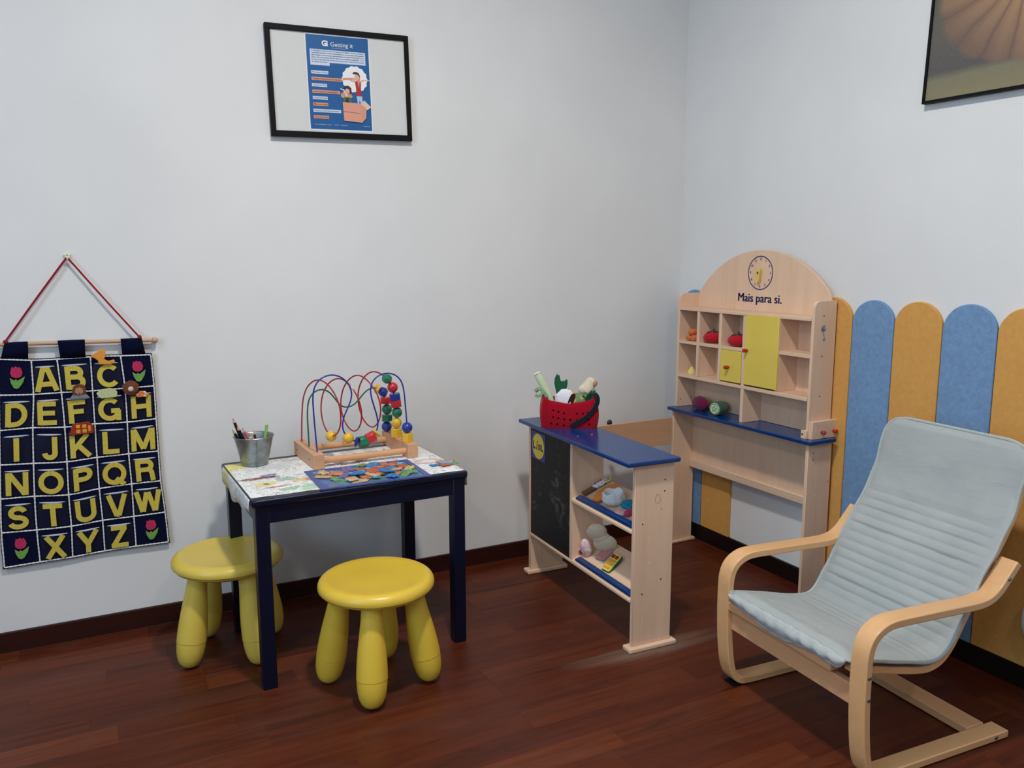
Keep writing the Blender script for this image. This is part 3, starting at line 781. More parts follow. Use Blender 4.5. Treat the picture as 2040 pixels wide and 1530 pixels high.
def f_blob(t):
    fl(t, 'body', [(-.020, .002), (-.012, .009), (.004, .011), (.015, .009), (.0195, .001), (.017, -.009), (-.011, -.010), (-.017, -.006)], felt('pale_green_felt', (192, 196, 146)))
figure('felt_guinea_pig', 'pale green rounded felt animal in the letter G pocket', -2.1005, .7385, f_blob)
def f_hedge(t):
    m = MB(); m.ellip((-.011, -.005, .005), (.0155, .009, .015), 20, 14, None, .25, 8, 3); part('head', m, BR, t)
    fl(t, 'body', [(-.003, -.012), (.006, -.003), (.016, -.004), (.023, -.012), (.018, -.016), (.0, -.016)], spots('orange_white_felt', (206, 120, 58), (226, 214, 200), 160, .56), .0, .007)
    part('nose', MB().ellip((-.0115, -.0135, .0035), (.0055, .004, .0055), 12, 8), felt('cream_felt', (214, 200, 184)), t)
figure('felt_hedgehog', 'brown felt hedgehog with an orange belly in the letter H pocket', -2.022, .7435, f_hedge)
def f_house(t):
    fl(t, 'wall', [(-.0195, -.011), (-.0195, -.006), (-.0135, .010), (.012, .012), (.019, .004), (.019, -.010)], felt('rust_felt', (150, 52, 30)))
    for x in (-.009, .001): 
        fl(t, 'window', rect(x, x+.007, .001, .0075), OR, .0035, .0055); fl(t, 'window', rect(x, x+.007, -.008, -.001), OR, .0035, .0055)
    fl(t, 'window', rect(.0105, .0145, -.006, .005), OR, .0035, .0055)
figure('felt_house', 'rust red felt house with orange windows in the letter K pocket', -2.1735, .6415, f_house, 1.6)

# ------------------------------------------------------------------ children's table
TF = Frame((-1.5026, -.348, 0), .0302); TH = .5199
tb = thing('play_table', 'small dark navy wooden table with drawing paper wrapped over its top', 'table', TF.o, TF.rz)
TW, TD = .6075/2, .4437/2
part('tabletop', MB().prism(rrect(-TW, TW, -TD, TD, .012), TH-.0195, TH), NAVY, tb, .005, 3)
ap = .4530
for (x0, x1, y0, y1) in ((-.262, .262, -TD+.010, -TD+.026), (-.262, .262, TD-.026, TD-.010), (-TW+.012, -TW+.028, -.18, .18), (TW-.028, TW-.012, -.18, .18)):
    part('apron', MB().box(x0, x1, y0, y1, ap, TH-.0195), NAVY, tb, .001, 1)
LW = .0365
for sx in (-1, 1):
    for sy in (-1, 1):
        cx, cy = sx*(TW-.0085-LW/2), sy*(TD-.0085-LW/2)
        part('leg', MB().box(cx-LW/2, cx+LW/2, cy-LW/2, cy+LW/2, 0, TH-.0195), NAVY, tb, .0025, 2)
# drawing paper wrapped round the left and right edges
sheet = thing('drawing_paper', 'white doodled paper wrapped over the navy table top', 'paper', TF.o, TF.rz)
m = MB(); v = []; f = []
NY = 40
def sect(y):
    wob = .006*math.sin(y*19+1)+.004*math.sin(y*47)
    hang = .046+wob+.010*math.sin((y+.2)*7)
    P = [(-TW-.0015-.002*math.sin(y*40), TH-hang), (-TW-.003-.0015*math.sin(y*33+1), TH-.028), (-TW-.0022, TH-.010), (-TW+.0006, TH-.0028), (-TW+.006, TH+.0008)]
    P += [(-TW+.03+(2*TW-.06)*k/14, TH+.0009+.0006*max(0, math.sin(k*1.9+y*22))) for k in range(15)]
    P += [(TW-.006, TH+.0008), (TW-.0006, TH-.0028), (TW+.0022, TH-.010), (TW+.0025, TH-.030), (TW+.0015, TH-.044+wob)]
    return P
for j in range(NY+1):
    y = -.2010+.391*j/NY
    for (x, z) in sect(y): v.append((x, y+.006*(x/TW)*(-1 if j == 0 else 1)*(1 if j in (0,) else 0), z))
n = len(sect(0))
for j in range(NY):
    for i in range(n-1): f.append((j*n+i, j*n+i+1, (j+1)*n+i+1, (j+1)*n+i))
o = part('sheet', m.add(v, f), M_DOODLE, sheet, smooth=True, angle=60)
md = o.modifiers.new('thick', 'SOLIDIFY'); md.thickness = .0006; md.offset = -1

# ------------------------------------------------------------------ zinc pail and pencils
PX, PY = -.2170, .1560; Z0 = TH+.0016
pw_ = TF.w(PX, PY, Z0)
t = thing('zinc_pail', 'small galvanised zinc pail holding pencils on the table corner', 'pail', pw_, .3)
prof = [(.0365, 0), (.0385, .0015), (.0388, .008), (.0380, .0085), (.0385, .011), (.0398, .013), (.0555, .0835), (.0578, .0845), (.0585, .0865), (.0575, .088), (.0555, .0868), (.0535, .0825), (.0385, .013), (.037, .008), (.002, .0075)]
part('bucket', MB().lathe(prof, 44), ZINC, t)
a = -PI/2-.33
part('seam', MB().sweep([((r+.0004)*math.cos(a), (r+.0004)*math.sin(a), z) for r, z in ((.0386, .002), (.0398, .013), (.0555, .0835))], .0011, 6), ZINC, t)
def pencil(label, p, q, col, tip, r=.0036, point=True, name='pencil', cat='pencil', grp='pencils in the zinc pail'):
    """p bottom, q top, in table coordinates"""
    P = Vector(TF.w(*p)); Q = Vector(TF.w(*q)); d = Q-P; L = d.length
    t = bpy.data.objects.new(name, None); t.empty_display_size = .02; COL.objects.link(t); t.location = P
    t.rotation_euler = d.to_track_quat('Z', 'Y').to_euler(); tag(t, label, cat, grp)
    bodyL = L-(.014 if point else 0)
    part('barrel', MB().lathe([(r, 0), (r, bodyL)], 6), col, t, smooth=False)
    if point:
        part('sharpened_tip', MB().lathe([(r, bodyL), (r*.35, L-.004)], 10), tip[0], t)
        part('lead', MB().lathe([(r*.35, L-.004), (.0004, L)], 8), tip[1], t)
    return t
PBLK = plain('black_pencil_paint', (20, 17, 18), .4, .5); PTIP = plain('pencil_wood_pink', (206, 150, 132), .6, .3); PPINK = plain('pink_pencil_paint', (206, 84, 104), .4, .5)
PGRN = plain('light_green_paint', (140, 186, 80), .4, .5); LEADB = plain('dark_lead', (60, 50, 54), .5, .4); LEADR = plain('brown_lead', (120, 60, 50), .5, .4); PWOOD = wood('bare_pencil_wood', (214, 178, 120), 2, .6)
zb = TH+.012
pencil('tallest black pencil with a pinkish tip at the left of the pail', (-.2300, .160, zb), (-.2727, .160, TH+.1447), PBLK, (PTIP, LEADR), .0046)
pencil('black pencil just right of the tallest black one', (-.2190, .150, zb), (-.2640, .150, TH+.1235), PBLK, (PTIP, LEADB), .0046)
pencil('short black pencil leaning over the left rim of the pail', (-.2230, .170, zb), (-.2785, .148, TH+.1140), PBLK, (PGRN, LEADB), .0036)
pencil('pink pencil in the pail', (-.1990, .140, zb), (-.2495, .150, TH+.1149), PPINK, (PTIP, LEADB), .0042)
pencil('short black pencil with pink tip in the middle of the pail', (-.2060, .125, zb), (-.2161, .160, TH+.1040), PBLK, (PTIP, LEADR), .0038)
pencil('light green stick standing at the right of the pail', (-.1990, .142, zb), (-.1793, .148, TH+.1180), PGRN, None, .0042, False, 'green_stick', 'stick')
pencil('bare wooden pencil end low at the front of the pail', (-.2080, .165, zb), (-.2313, .128, TH+.0890), PWOOD, None, .0046, False)

# ------------------------------------------------------------------ bead maze
t = thing('bead_maze', 'wooden bead maze toy with red, green and blue wires on the table', 'toy', TF.w(0, 0, TH+.0012), TF.rz)
part('end_block', MB().box(-.0826, -.0497, .0045, .2280, 0, .0432), MAZE_Y, t, .0015, 2)
part('end_block', MB().box(.2060, .2390, -.0010, .2300, 0, .0432), MAZE_Y, t, .0015, 2)
part('dowel', MB().cyl((-.055, .026, .019), (.212, .022, .019), .0098, 20), MAZE_X, t)
part('dowel', MB().cyl((-.055, .202, .019), (.212, .204, .019), .0098, 20), MAZE_X, t)
for y in (.05, .19):
    part('screw', MB().cyl((-.0836, y, .021), (-.0824, y, .021), .0022, 10), DARKHOLE, t)
RED = [(-0.0639, 0.205, 0.0404), (-0.0604, 0.205, 0.1134), (-0.0573, 0.205, 0.1765), (-0.0488, 0.19, 0.2095), (-0.0368, 0.165, 0.2343), (-0.0235, 0.14, 0.2437), (-0.0131, 0.115, 0.2402), (-0.0033, 0.09, 0.2287), (0.0074, 0.07, 0.2046), (0.0139, 0.055, 0.178), (0.0178, 0.05, 0.1458), (0.0185, 0.06, 0.109), (0.0149, 0.08, 0.0836), (0.0094, 0.1, 0.0703), (0.0055, 0.125, 0.067), (-0.0003, 0.15, 0.0775), (-0.0071, 0.17, 0.1029), (-0.0079, 0.185, 0.1459), (-0.0005, 0.185, 0.1905), (0.0119, 0.165, 0.2239), (0.0276, 0.14, 0.2416), (0.0396, 0.12, 0.2445), (0.0533, 0.1, 0.2361), (0.0642, 0.08, 0.2182), (0.0763, 0.065, 0.1907), (0.0842, 0.055, 0.1519), (0.0835, 0.06, 0.1134), (0.0796, 0.085, 0.0847), (0.0737, 0.11, 0.0743), (0.0659, 0.135, 0.0813), (0.0584, 0.16, 0.1027), (0.0548, 0.175, 0.1303), (0.0568, 0.185, 0.1652), (0.0635, 0.18, 0.2019), (0.0744, 0.16, 0.231), (0.0869, 0.14, 0.2462), (0.0988, 0.12, 0.2502), (0.108, 0.1, 0.2453), (0.1212, 0.08, 0.227), (0.1336, 0.065, 0.2036), (0.1428, 0.055, 0.171), (0.1442, 0.055, 0.1374), (0.1405, 0.07, 0.1036), (0.1337, 0.095, 0.0839), (0.1261, 0.12, 0.0835), (0.1163, 0.145, 0.0996), (0.1121, 0.165, 0.1265), (0.1107, 0.18, 0.1612), (0.1151, 0.185, 0.1971), (0.1258, 0.175, 0.2275), (0.1385, 0.155, 0.2497), (0.1523, 0.14, 0.2556), (0.1722, 0.13, 0.2516), (0.1893, 0.12, 0.23), (0.2064, 0.12, 0.2024), (0.2133, 0.12, 0.1707), (0.2163, 0.12, 0.1474), (0.2190, 0.12, 0.1203), (0.2167, 0.12, 0.087), (0.2149, 0.12, 0.040)]
GREEN = [(-0.0633, 0.12, 0.0403), (-0.0645, 0.12, 0.0955), (-0.0655, 0.12, 0.1507), (-0.0619, 0.12, 0.1855), (-0.048, 0.12, 0.2062), (-0.028, 0.12, 0.2151), (-0.0105, 0.12, 0.2141), (0.0083, 0.125, 0.203), (0.0225, 0.13, 0.1833), (0.0367, 0.135, 0.1611), (0.0515, 0.14, 0.15), (0.069, 0.145, 0.1464), (0.0893, 0.15, 0.1517), (0.1069, 0.16, 0.1623), (0.1225, 0.17, 0.1779), (0.1429, 0.18, 0.1909), (0.1633, 0.19, 0.1972), (0.1835, 0.2, 0.1906), (0.2045, 0.205, 0.1776), (0.2135, 0.205, 0.1484), (0.2171, 0.205, 0.1171), (0.2163, 0.205, 0.0885), (0.2148, 0.205, 0.0611), (0.2144, 0.205, 0.040)]
BLU = [(-0.0611, 0.04, 0.0401), (-0.0646, 0.04, 0.0997), (-0.0674, 0.04, 0.1642), (-0.0692, 0.04, 0.2069), (-0.0646, 0.04, 0.234), (-0.0511, 0.04, 0.2541), (-0.0337, 0.04, 0.2655), (-0.0101, 0.04, 0.2691), (0.0113, 0.04, 0.2644), (0.0304, 0.04, 0.2501), (0.045, 0.04, 0.2296), (0.0504, 0.04, 0.2076), (0.0457, 0.04, 0.1862), (0.034, 0.04, 0.1634), (0.0223, 0.04, 0.1428), (0.016, 0.04, 0.1195), (0.0176, 0.04, 0.1018), (0.0226, 0.04, 0.0893), (0.0332, 0.04, 0.075), (0.0483, 0.04, 0.0634), (0.0682, 0.04, 0.0567), (0.0886, 0.04, 0.06), (0.107, 0.04, 0.0679), (0.1223, 0.04, 0.083), (0.1291, 0.04, 0.1035), (0.126, 0.04, 0.1327), (0.1156, 0.04, 0.1647), (0.1063, 0.04, 0.1941), (0.1053, 0.04, 0.2205), (0.1133, 0.04, 0.2417), (0.1307, 0.04, 0.2558), (0.1537, 0.04, 0.2625), (0.1743, 0.04, 0.2592), (0.1926, 0.04, 0.2513), (0.2073, 0.04, 0.2324), (0.2131, 0.04, 0.2097), (0.2153, 0.04, 0.1714), (0.2189, 0.04, 0.1237), (0.2211, 0.04, 0.0873), (0.2202, 0.04, 0.040)]
def smoothpath(P, it=2):
    P = [Vector(p) for p in P]
    for _ in range(it):
        P = [P[0]]+[(P[i-1]+2*P[i]+P[i+1])/4 for i in range(1, len(P)-1)]+[P[-1]]
    return P
WR = plain('red_wire_coating', (164, 26, 36), .3, .5, coat=.2, var=.03); WG = plain('green_wire_coating', (26, 92, 60), .3, .5, coat=.2, var=.03); WB = plain('blue_wire_coating', (34, 44, 140), .3, .5, coat=.2, var=.03)
part('red_wire', MB().sweep(catmull(smoothpath(RED, 1), 5), .0023, 8), WR, t)
part('green_wire', MB().sweep(catmull(smoothpath(GREEN, 1), 5), .0023, 8), WG, t)
part('blue_wire', MB().sweep(catmull(smoothpath(BLU, 1), 5), .0023, 8), WB, t)
BY = plain('yellow_bead_lacquer', (228, 180, 44), .3, .5, coat=.3, var=.04); BR_ = plain('red_bead_lacquer', (196, 34, 44), .3, .5, coat=.3, var=.04); BG = plain('green_bead_lacquer', (22, 112, 80), .3, .5, coat=.3, var=.04); BB = plain('blue_bead_lacquer', (22, 50, 142), .3, .5, coat=.3, var=.04)
def bead(kind, p, mat, d=(0, 0, 1)):
    M = Matrix.Translation(p) @ Vector(d).to_track_quat('Z', 'Y').to_matrix().to_4x4()
    m = MB()
    if kind == 'ball':
        r = .0168
        m.lathe([(.0035, -r*.97), (.006, -r*.94)]+[(r*math.sin(a), -r*math.cos(a)) for a in [.45+(PI-.9)*k/12 for k in range(13)]]+[(.006, r*.94), (.0035, r*.97)], 24, M)
        return part('bead', m, mat, t)
    if kind == 'hex':
        M = M @ Matrix.Rotation(.3, 4, 'Z')
        m.lathe([(.0185, -.0135), (.0185, .0135)], 6, M); return part('bead', m, mat, t, .0012, 2)
    if kind == 'short':
        M = M @ Matrix.Rotation(.3, 4, 'Z'); m.lathe([(.0185, -.0105), (.0185, .0105)], 6, M); return part('bead', m, mat, t, .0012, 2)
    if kind == 'facet':
        m.lathe([(.007, -.0155), (.0165, -.006), (.0165, .006), (.007, .0155)], 6, M); return part('bead', m, mat, t, .0012, 2)
    if kind == 'disc':
        m.lathe([(.004, -.0048), (.011, -.0045), (.0155, -.002), (.0165, 0), (.0155, .002), (.011, .0045), (.004, .0048)], 24, M); return part('bead', m, mat, t)
bead('ball', (.0066, .125, .067), BY, (.25, 1, .12))
bead('ball', (.0332, .04, .0745), BY, (.9, 0, -.7)); bead('disc', (.0573, .04, .0600), BB, (1, -.3, -.25)); bead('hex', (.0800, .04, .0575), BG, (1, 0, .04)); bead('hex', (.1035, .04, .0672), BR_, (.95, 0, .42)); bead('disc', (.1215, .04, .0805), BY, (.7, 0, .75))
bead('facet', (.1885, .12, .2310), BG, (.7, 0, -.75)); bead('ball', (.2064, .12, .2024), BR_, (.3, 0, -1)); bead('short', (.2133, .12, .1722), BB, (.15, 0, -1)); bead('short', (.2163, .12, .1500), BR_, (.1, 0, -1)); bead('ball', (.2190, .12, .1215), BG); bead('ball', (.2167, .12, .0880), BY); bead('hex', (.2150, .12, .0567), BY)
bead('disc', (.1835, .2, .1900), BY, (1, .1, -.4)); bead('facet', (.2045, .205, .1760), BB, (.6, 0, -1)); bead('short', (.2125, .205, .1480), BR_); bead('ball', (.2168, .205, .1180), BG); bead('short', (.2163, .205, .0895), BG); bead('ball', (.2145, .205, .0610), BB)
bead('ball', (.2206, .04, .0873), BB); bead('hex', (.2203, .04, .0567), BY)

# ------------------------------------------------------------------ jigsaw board and pieces
PZ = TF.w(.0360, -.1180, TH+.0014); PR = TF.rz-.040
t = thing('puzzle_board', 'blue cardboard jigsaw tray lying at the front of the table', 'puzzle', PZ, PR)
PBORD = plain('puzzle_border_blue', (62, 84, 148), .35, .5, var=.12, nscale=14)
m = MB()
for (x0, x1, y0, y1) in ((-.155, .155, -.103, -.089), (-.155, .155, .089, .103), (-.155, -.137, -.089, .089), (.139, .155, -.089, .089)): m.box(x0, x1, y0, y1, 0, .0036)
part('border', m, PBORD, t, .0005, 1)
part('picture', MB().box(-.1365, .1385, -.0885, .0885, .0002, .0022), M_PUZ, t)
part('backing', MB().box(-.1545, .1545, -.1025, .1025, -.0003, .0002), plain('grey_cardboard', (190, 184, 176), .8, .2), t)
def outline(a, b, tabs):
    P = []
    cs = [(-a, -b), (a, -b), (a, b), (-a, b)]
    for k in range(4):
        p = Vector(cs[k]); q = Vector(cs[(k+1) % 4]); d = q-p; nn = Vector((d.y, -d.x)).normalized(); s = tabs[k]
        P.append(p)
        if s:
            L = .0040
            mid = (p+q)/2; e = d.normalized()
            for ang in range(0, 181, 30):
                al = math.radians(-50+280*ang/180)
                P.append(mid-e*L*.9*math.cos(al)*1.0+nn*s*(L*.65+L*.9*math.sin(al)))
    return [tuple(p) for p in P]
CARD = plain('puzzle_card_edge', (176, 150, 122), .8, .2)
PC = {k: plain('puzzle_piece_'+k.replace(' ', '_'), c, .4, .45, var=.22, nscale=70) for k, c in dict(orange=(204, 122, 84), blue=(48, 126, 186), tan=(206, 172, 132), red=(186, 92, 72), purple=(108, 98, 150), pale_blue=(120, 176, 206), green=(104, 152, 104), yellow=(196, 188, 104), teal=(76, 140, 152)).items()}
pmesh = []
for k in range(6):
    r_ = random.Random(k); tabs = [(1, 0, -1, 1), (0, 1, 0, -1), (1, -1, 0, 0), (0, 1, 1, 0), (-1, 0, 1, 0), (1, 0, 0, 1)][k]
    me = MB().prism(outline(.0160+.005*(k % 3)/2, .0112+.0028*(k % 2), tabs), 0, .0021).mesh('piece', False)
    me.materials.append(PC['blue']); pmesh.append(me)
rp = random.Random(5); HEAP = []
spots_ = [(-.0774, -.0730, 'tan', 2), (-.0465, -.0903, 'orange', 1), (-.0061, -.1414, 'blue', 3), (.0100, -.1350, 'blue', 3), (.0318, -.0755, 'red', 1), (-.0037, -.0556, 'purple', 0), (-.0611, -.1383, 'green', 0), (.0576, -.1098, 'red', 2),
 (.1009, -.1143, 'blue', 2), (.0616, -.1509, 'orange', 2), (.0864, -.0552, 'blue', 1), (.0720, -.0600, 'blue', 2), (.1318, -.0703, 'red', 1), (.1200, -.0860, 'orange', 2), (.1587, -.1266, 'yellow', 0), (.0870, -.1889, 'blue', 1), (.1047, -.1607, 'orange', 1),
 (-.0095, -.1855, 'tan', 0), (.0427, -.1780, 'teal', 1), (.0824, -.1578, 'blue', 3), (.0218, -.1663, 'orange', 1), (.0532, -.0262, 'green', 0), (.1327, -.1618, 'teal', 0), (-.0250, -.1700, 'tan', 1), (.0750, -.1000, 'orange', 3), (.0450, -.1300, 'red', 3),
 (.1100, -.0700, 'orange', 1), (.1430, -.1000, 'red', 0), (.1000, -.1400, 'red', 2), (.0300, -.1150, 'pale_blue', 1), (.0150, -.0800, 'purple', 0), (-.0300, -.1200, 'purple', 0), (.1180, -.1350, 'tan', 2), (.0640, -.0800, 'pale_blue', 1), (.1480, -.0620, 'pale_blue', 0), (-.0860, -.1000, 'tan', 0), (.0050, -.1100, 'tan', 1), (.0900, -.0800, 'red', 1), (.1250, -.1850, 'green', 0), (.1530, -.1650, 'green', 0), (.0720, -.1350, 'blue', 3), (.0380, -.1560, 'tan', 2)]
for i, (x, y, c, lay) in enumerate(spots_):
    o = bpy.data.objects.new('jigsaw_piece', pmesh[i % 6]); COL.objects.link(o)
    o.location = TF.w(x, y, TH+.0042+.0029*lay+.0004*(i % 4)); o.rotation_euler = (rp.uniform(-.09, .09), rp.uniform(-.09, .09), rp.uniform(0, 6.28))
    o.material_slots[0].link = 'OBJECT'; o.material_slots[0].material = PC[c]
    q_ = cam.matrix_world.inverted() @ o.location; HEAP.append((c, -q_.x/q_.z, o))
ORD = 'leftmost second third fourth fifth sixth seventh eighth ninth tenth'.split()
for c in set(h_[0] for h_ in HEAP):
    for i, (_, _, o) in enumerate(sorted((h_ for h_ in HEAP if h_[0] == c), key=lambda h_: h_[1])):
        cn = c.replace('_', ' ')
        tag(o, ('%s %s jigsaw piece in the heap on the puzzle tray' % (ORD[0], cn)) if i == 0 else ('%s %s jigsaw piece from the left in the heap on the puzzle tray' % (ORD[i], cn)), 'puzzle piece', 'jigsaw pieces heaped on the puzzle tray')
for (x, y, c, sx, lab) in ((.2500, -.1220, 'blue', 1.9, 'blue jigsaw piece at the left of the small pile near the table corner'), (.2850, -.0960, 'orange', 2.2, 'orange jigsaw piece at the back of the small pile near the table corner'), (.2660, -.1400, 'red', 1.3, 'red jigsaw piece at the front of the small pile near the table corner'), (.2960, -.1290, 'green', 1.1, 'green jigsaw piece at the right end of the small pile near the corner'), (.2790, -.1160, 'pale_blue', 1.6, 'pale blue jigsaw piece in the middle of the small pile near the corner')):
    me = MB().prism(outline(.0125*sx, .0095, [0, 1, 0, -1]), 0, .0021).mesh('piece', False); me.materials.append(PC[c])
    o = bpy.data.objects.new('jigsaw_piece', me); COL.objects.link(o); o.location = TF.w(x, y, TH+.0022+(.0024 if c in ('pale_blue', 'red') else 0)); o.rotation_euler = (0, .02, .12+TF.rz)
    tag(o, lab, 'puzzle piece', 'loose jigsaw pieces beside the tray')

# ------------------------------------------------------------------ yellow stools
def stool(cx, cy, rz, label, mat):
    t = thing('stool', label, 'stool', (cx, cy, 0), rz, 'yellow plastic stools')
    H, R = .3005, .1525; r = .0205; zc = H-.021
    top = [(0.0005, H-.0075), (.06, H-.0072), (.10, H-.0055), (.118, H-.002), (.128, H)]
    rim = [(R-r+r*math.sin(a)*1.0, zc+r*math.cos(a)) for a in [PI*k/14 for k in range(1, 9)]]
    part('seat', MB().lathe([(.0005, zc-.012), (.09, zc-.0125), (R-.0085, zc-.0135), (R-.0022, zc-.0055), (R-.0007, zc-.0042)]+rim[::-1]+top[::-1], 64), mat, t, angle=50)
    part('seat_underside', MB().lathe([(.0005, zc-.030), (.085, zc-.030), (.118, zc-.0265), (.138, zc-.0165), (R-.006, zc-.0055), (R-.012, zc-.002)], 64), mat, t, angle=50)
    for k in range(4):
        a = PI/4+PI/2*k
        bt = Vector((.1385*math.cos(a), .1385*math.sin(a), 0)); tp = Vector((.0945*math.cos(a), .0945*math.sin(a), zc-.018))
        d = (tp-bt); L = d.length; M = Matrix.Translation(bt) @ d.to_track_quat('Z', 'Y').to_matrix().to_4x4()
        s = .0398
        lo = [(.0006, .0030), (.010, .0034), (.019, .0065), (.0275, .0155), (.0335, .029), (.0372, .046), (.0388, .064), (.0390, .0755)]
        hi = [(.0398, .0765), (.0396, .095), (.0385, .12), (.0362, .15), (.0325, .185), (.0285, .22), (.0255, L+.004)]
        lg = part('leg', MB().lathe(hi, 32, M), mat, t, angle=50)
        part('foot', MB().lathe(lo+[(.0350, .0765)], 32, M), mat, lg, angle=50)
    return t
stool(-1.5058, -.6590, .345, 'bright yellow plastic stool standing in front of the table', YEL)
stool(-1.8270, -.2900, -.370, 'yellow plastic stool pushed under the left end of the table', YEL2)

# ------------------------------------------------------------------ toy shop shelf (against the right wall)
HF = Frame((-.1423, -.1461, 0), .0137)
hu = thing('toy_shop_shelf', 'tall beech toy shop shelf with arched clock top and blue worktop', 'toy shelf', HF.o, HF.rz)
ZW = .5507
def hb(u0, u1, v0, v1, z0, z1): return MB().box(u0, u1, -v1, -v0, z0, z1)
def hpart(name, u0, u1, v0, v1, z0, z1, mat, bev=.0012, label=None): return part(name, hb(u0, u1, v0, v1, z0, z1), mat, hu, bev, 1, label=label)
# lower carcass
for v0, v1 in ((0, .012), (.6667, .6787)):
    hpart('lower_side_panel', 0, .1056, v0, v1, .0118, ZW-.0118, BIRCH_Z)
for v0, v1 in ((-.012, .024), (.655, .691)):
    hpart('foot_board', -.012, .118, v0, v1, 0, .0118, BIRCH_X, .003)
hpart('back_board_lower', .0955, .1020, .012, .6667, .318, ZW-.0118, BIRCH_Z)
hpart('bottom_rail', .0830, .0955, .012, .6667, .3040, .3340, BIRCH_Y, .003)
# worktop
part('worktop', MB().prism(rrect(-.0159, .1040, -(.6990), .0125, .006), ZW-.0118, ZW), BLUE, hu, .0025, 2)
# upper carcass
UF, UB = .0155, .1005
for v0, v1, nm in ((0, .012, 'L'), (.6492, .6612, 'R')):
    prof = [(UF, ZW), (.1130, ZW), (.1130, .9887), (UF+.022, .9887)]+[(UF+.022-.022*math.sin(a), .9887-.022+.022*math.cos(a)) for a in [PI/2*k/7 for k in range(1, 8)]]
    part('upper_side_panel', MB().prism(prof, v0, v1, basis((1, 0, 0), (0, 0, 1), (0, -1, 0))), BIRCH_Z, hu, .0012, 1)
arc = []
R_, cv, cz = .4006, .3385, .7478
a0 = math.acos((.638-cv)/R_)
for k in range(41):
    a = a0+(PI-2*a0)*k/40; arc.append((cv+R_*math.cos(a), cz+R_*math.sin(a)))
poly = [(.0125, ZW+.0005), (.6487, ZW+.0005), (.6487, .9840)]+arc+[(.0125, .9820)]
part('back_board_arched', MB().prism([(-v_, z) for v_, z in poly], UB, .1085, basis((0, 1, 0), (0, 0, 1), (1, 0, 0))), BIRCH_Z, hu, .001, 1)
hpart('shelf', UF-.003, UB, .012, .6492, .9255, .9370, BIRCH_Y)
hpart('shelf', UF, UB, .012, .3510, .7990, .8108, BIRCH_Y)
hpart('shelf', UF-.002, UB, .012, .6492, .6700, .6822, BIRCH_Y)
hpart('shelf', UF, UB, .5205, .6492, .8075, .8197, BIRCH_Y)
for v0, v1, z0, z1 in ((.1120, .1252, .6822, .9255), (.2310, .2445, .6822, .9255), (.3510, .3670, ZW, .9255), (.5080, .5205, .6822, .9255)):
    hpart('divider', UF-.001, UB, v0, v1, z0, z1, BIRCH_Z)
dr = part('door', hb(UF-.0045, UF+.0055, .3675, .5200, .6880, .9310), YPAINT, hu, .001, 1, label='lemon yellow door')
part('door_knob', MB().lathe([(.0042, 0), (.0042, .004), (.0062, .006), (.0066, .016), (.0055, .0185), (.0005, .019)], 18, basis((0, 1, 0), (0, 0, 1), (-1, 0, 0), (UF-.0045, -.3800, .8075)) @ Matrix.Scale(1, 4)), REDK, dr)
dw = part('drawer', MB().prism(rrect(-.3490, -.2462, .6868, .7980, .004), 0, .010, basis((0, 1, 0), (0, 0, 1), (1, 0, 0), (UF-.0025, 0, 0))), YPAINT, hu, .001, 1, label='lemon yellow drawer front')
part('drawer_box', hb(UF+.0078, UB-.004, .250, .345, .6900, .780), BIRCH_X, dw)
part('drawer_knob', MB().lathe([(.0042, 0), (.0042, .004), (.0064, .006), (.0068, .017), (.0055, .020), (.0005, .0205)], 18, basis((0, 1, 0), (0, 0, 1), (-1, 0, 0), (UF-.0025, -.2900, .7385))), REDK, dw)
kb = part('peg_block', hb(.0141, .1290, .6612, .6780, ZW, .6075), BIRCH_Y, hu, .001, 1)
for u_ in (.0560, .1085):
    part('red_peg', MB().lathe([(.0050, 0), (.0046, .006), (.0062, .0085), (.0066, .012), (.0050, .0145), (.0005, .0150)], 16, basis((1, 0, 0), (0, 0, 1), (0, -1, 0), (u_, -.6780, .5722))), REDK, kb)
hpart('corner_strip', .004, .0155, .640, .6612, ZW, .5780, BIRCH_Z)
part('screw', MB().cyl((.0042, -.6470, .5655), (.0025, -.6470, .5655), .0028, 12), DARKHOLE, hu)
# clock, lettering
NB = plain('navy_print', (24, 38, 92), .5, .4, var=.02)
ck = part('clock_ring', MB(), NB, hu) if False else None
m = MB(); n = 64; v = []; f = []
for k in range(n):
    a = 2*PI*k/n
    for r in (.0557, .0592): v.append((UB-.0004, -.3354+r*math.cos(a), 1.0697+r*math.sin(a)))
for k in range(n):
    k2 = (k+1) % n; f.append((2*k, 2*k+1, 2*k2+1, 2*k2))
ck = part('clock_face', m.add(v, f), NB, hu, smooth=False)
md = ck.modifiers.new('t', 'SOLIDIFY'); md.thickness = .0003
for h in range(1, 13):
    a = PI/2-h*PI/6
    textpart('numeral', str(h), .0112, FR(-.3354-.0475*math.cos(a), 1.0697+.0475*math.sin(a), UB-.0003), NB, ck, .0002, .0003)
hand = [(-.0072, .0150), (.0072, .0150), (.0072, -.006), (.0050, -.0290), (.0, -.0345), (-.0050, -.0290), (-.0072, -.006)]
part('clock_hand', MB().prism(hand, .009, .0135, FR(-.3354, 1.0697, UB)), YPAINT, ck, .0008, 1, label='yellow clock hand')
part('clock_hand', MB().prism([(x*.8, z*1.15 if z < 0 else z) for x, z in hand], .003, .0072, FR(-.3354, 1.0697, UB)), YPAINT, ck, .0008, 1, label='yellow clock hand')
part('clock_axle', MB().cyl((UB, -.3354, 1.0697), (UB-.0142, -.3354, 1.0697), .0040, 14), plain('dark_axle', (70, 44, 30), .5, .4), ck)
me = text('Mais para si.', .0405, Matrix()); xs = [v_.co.x for v_ in me.vertices]; k = .2070/(max(xs)-min(xs)); me.transform(Matrix.Diagonal((k, 1.06, .5, 1)))
lm = MB()
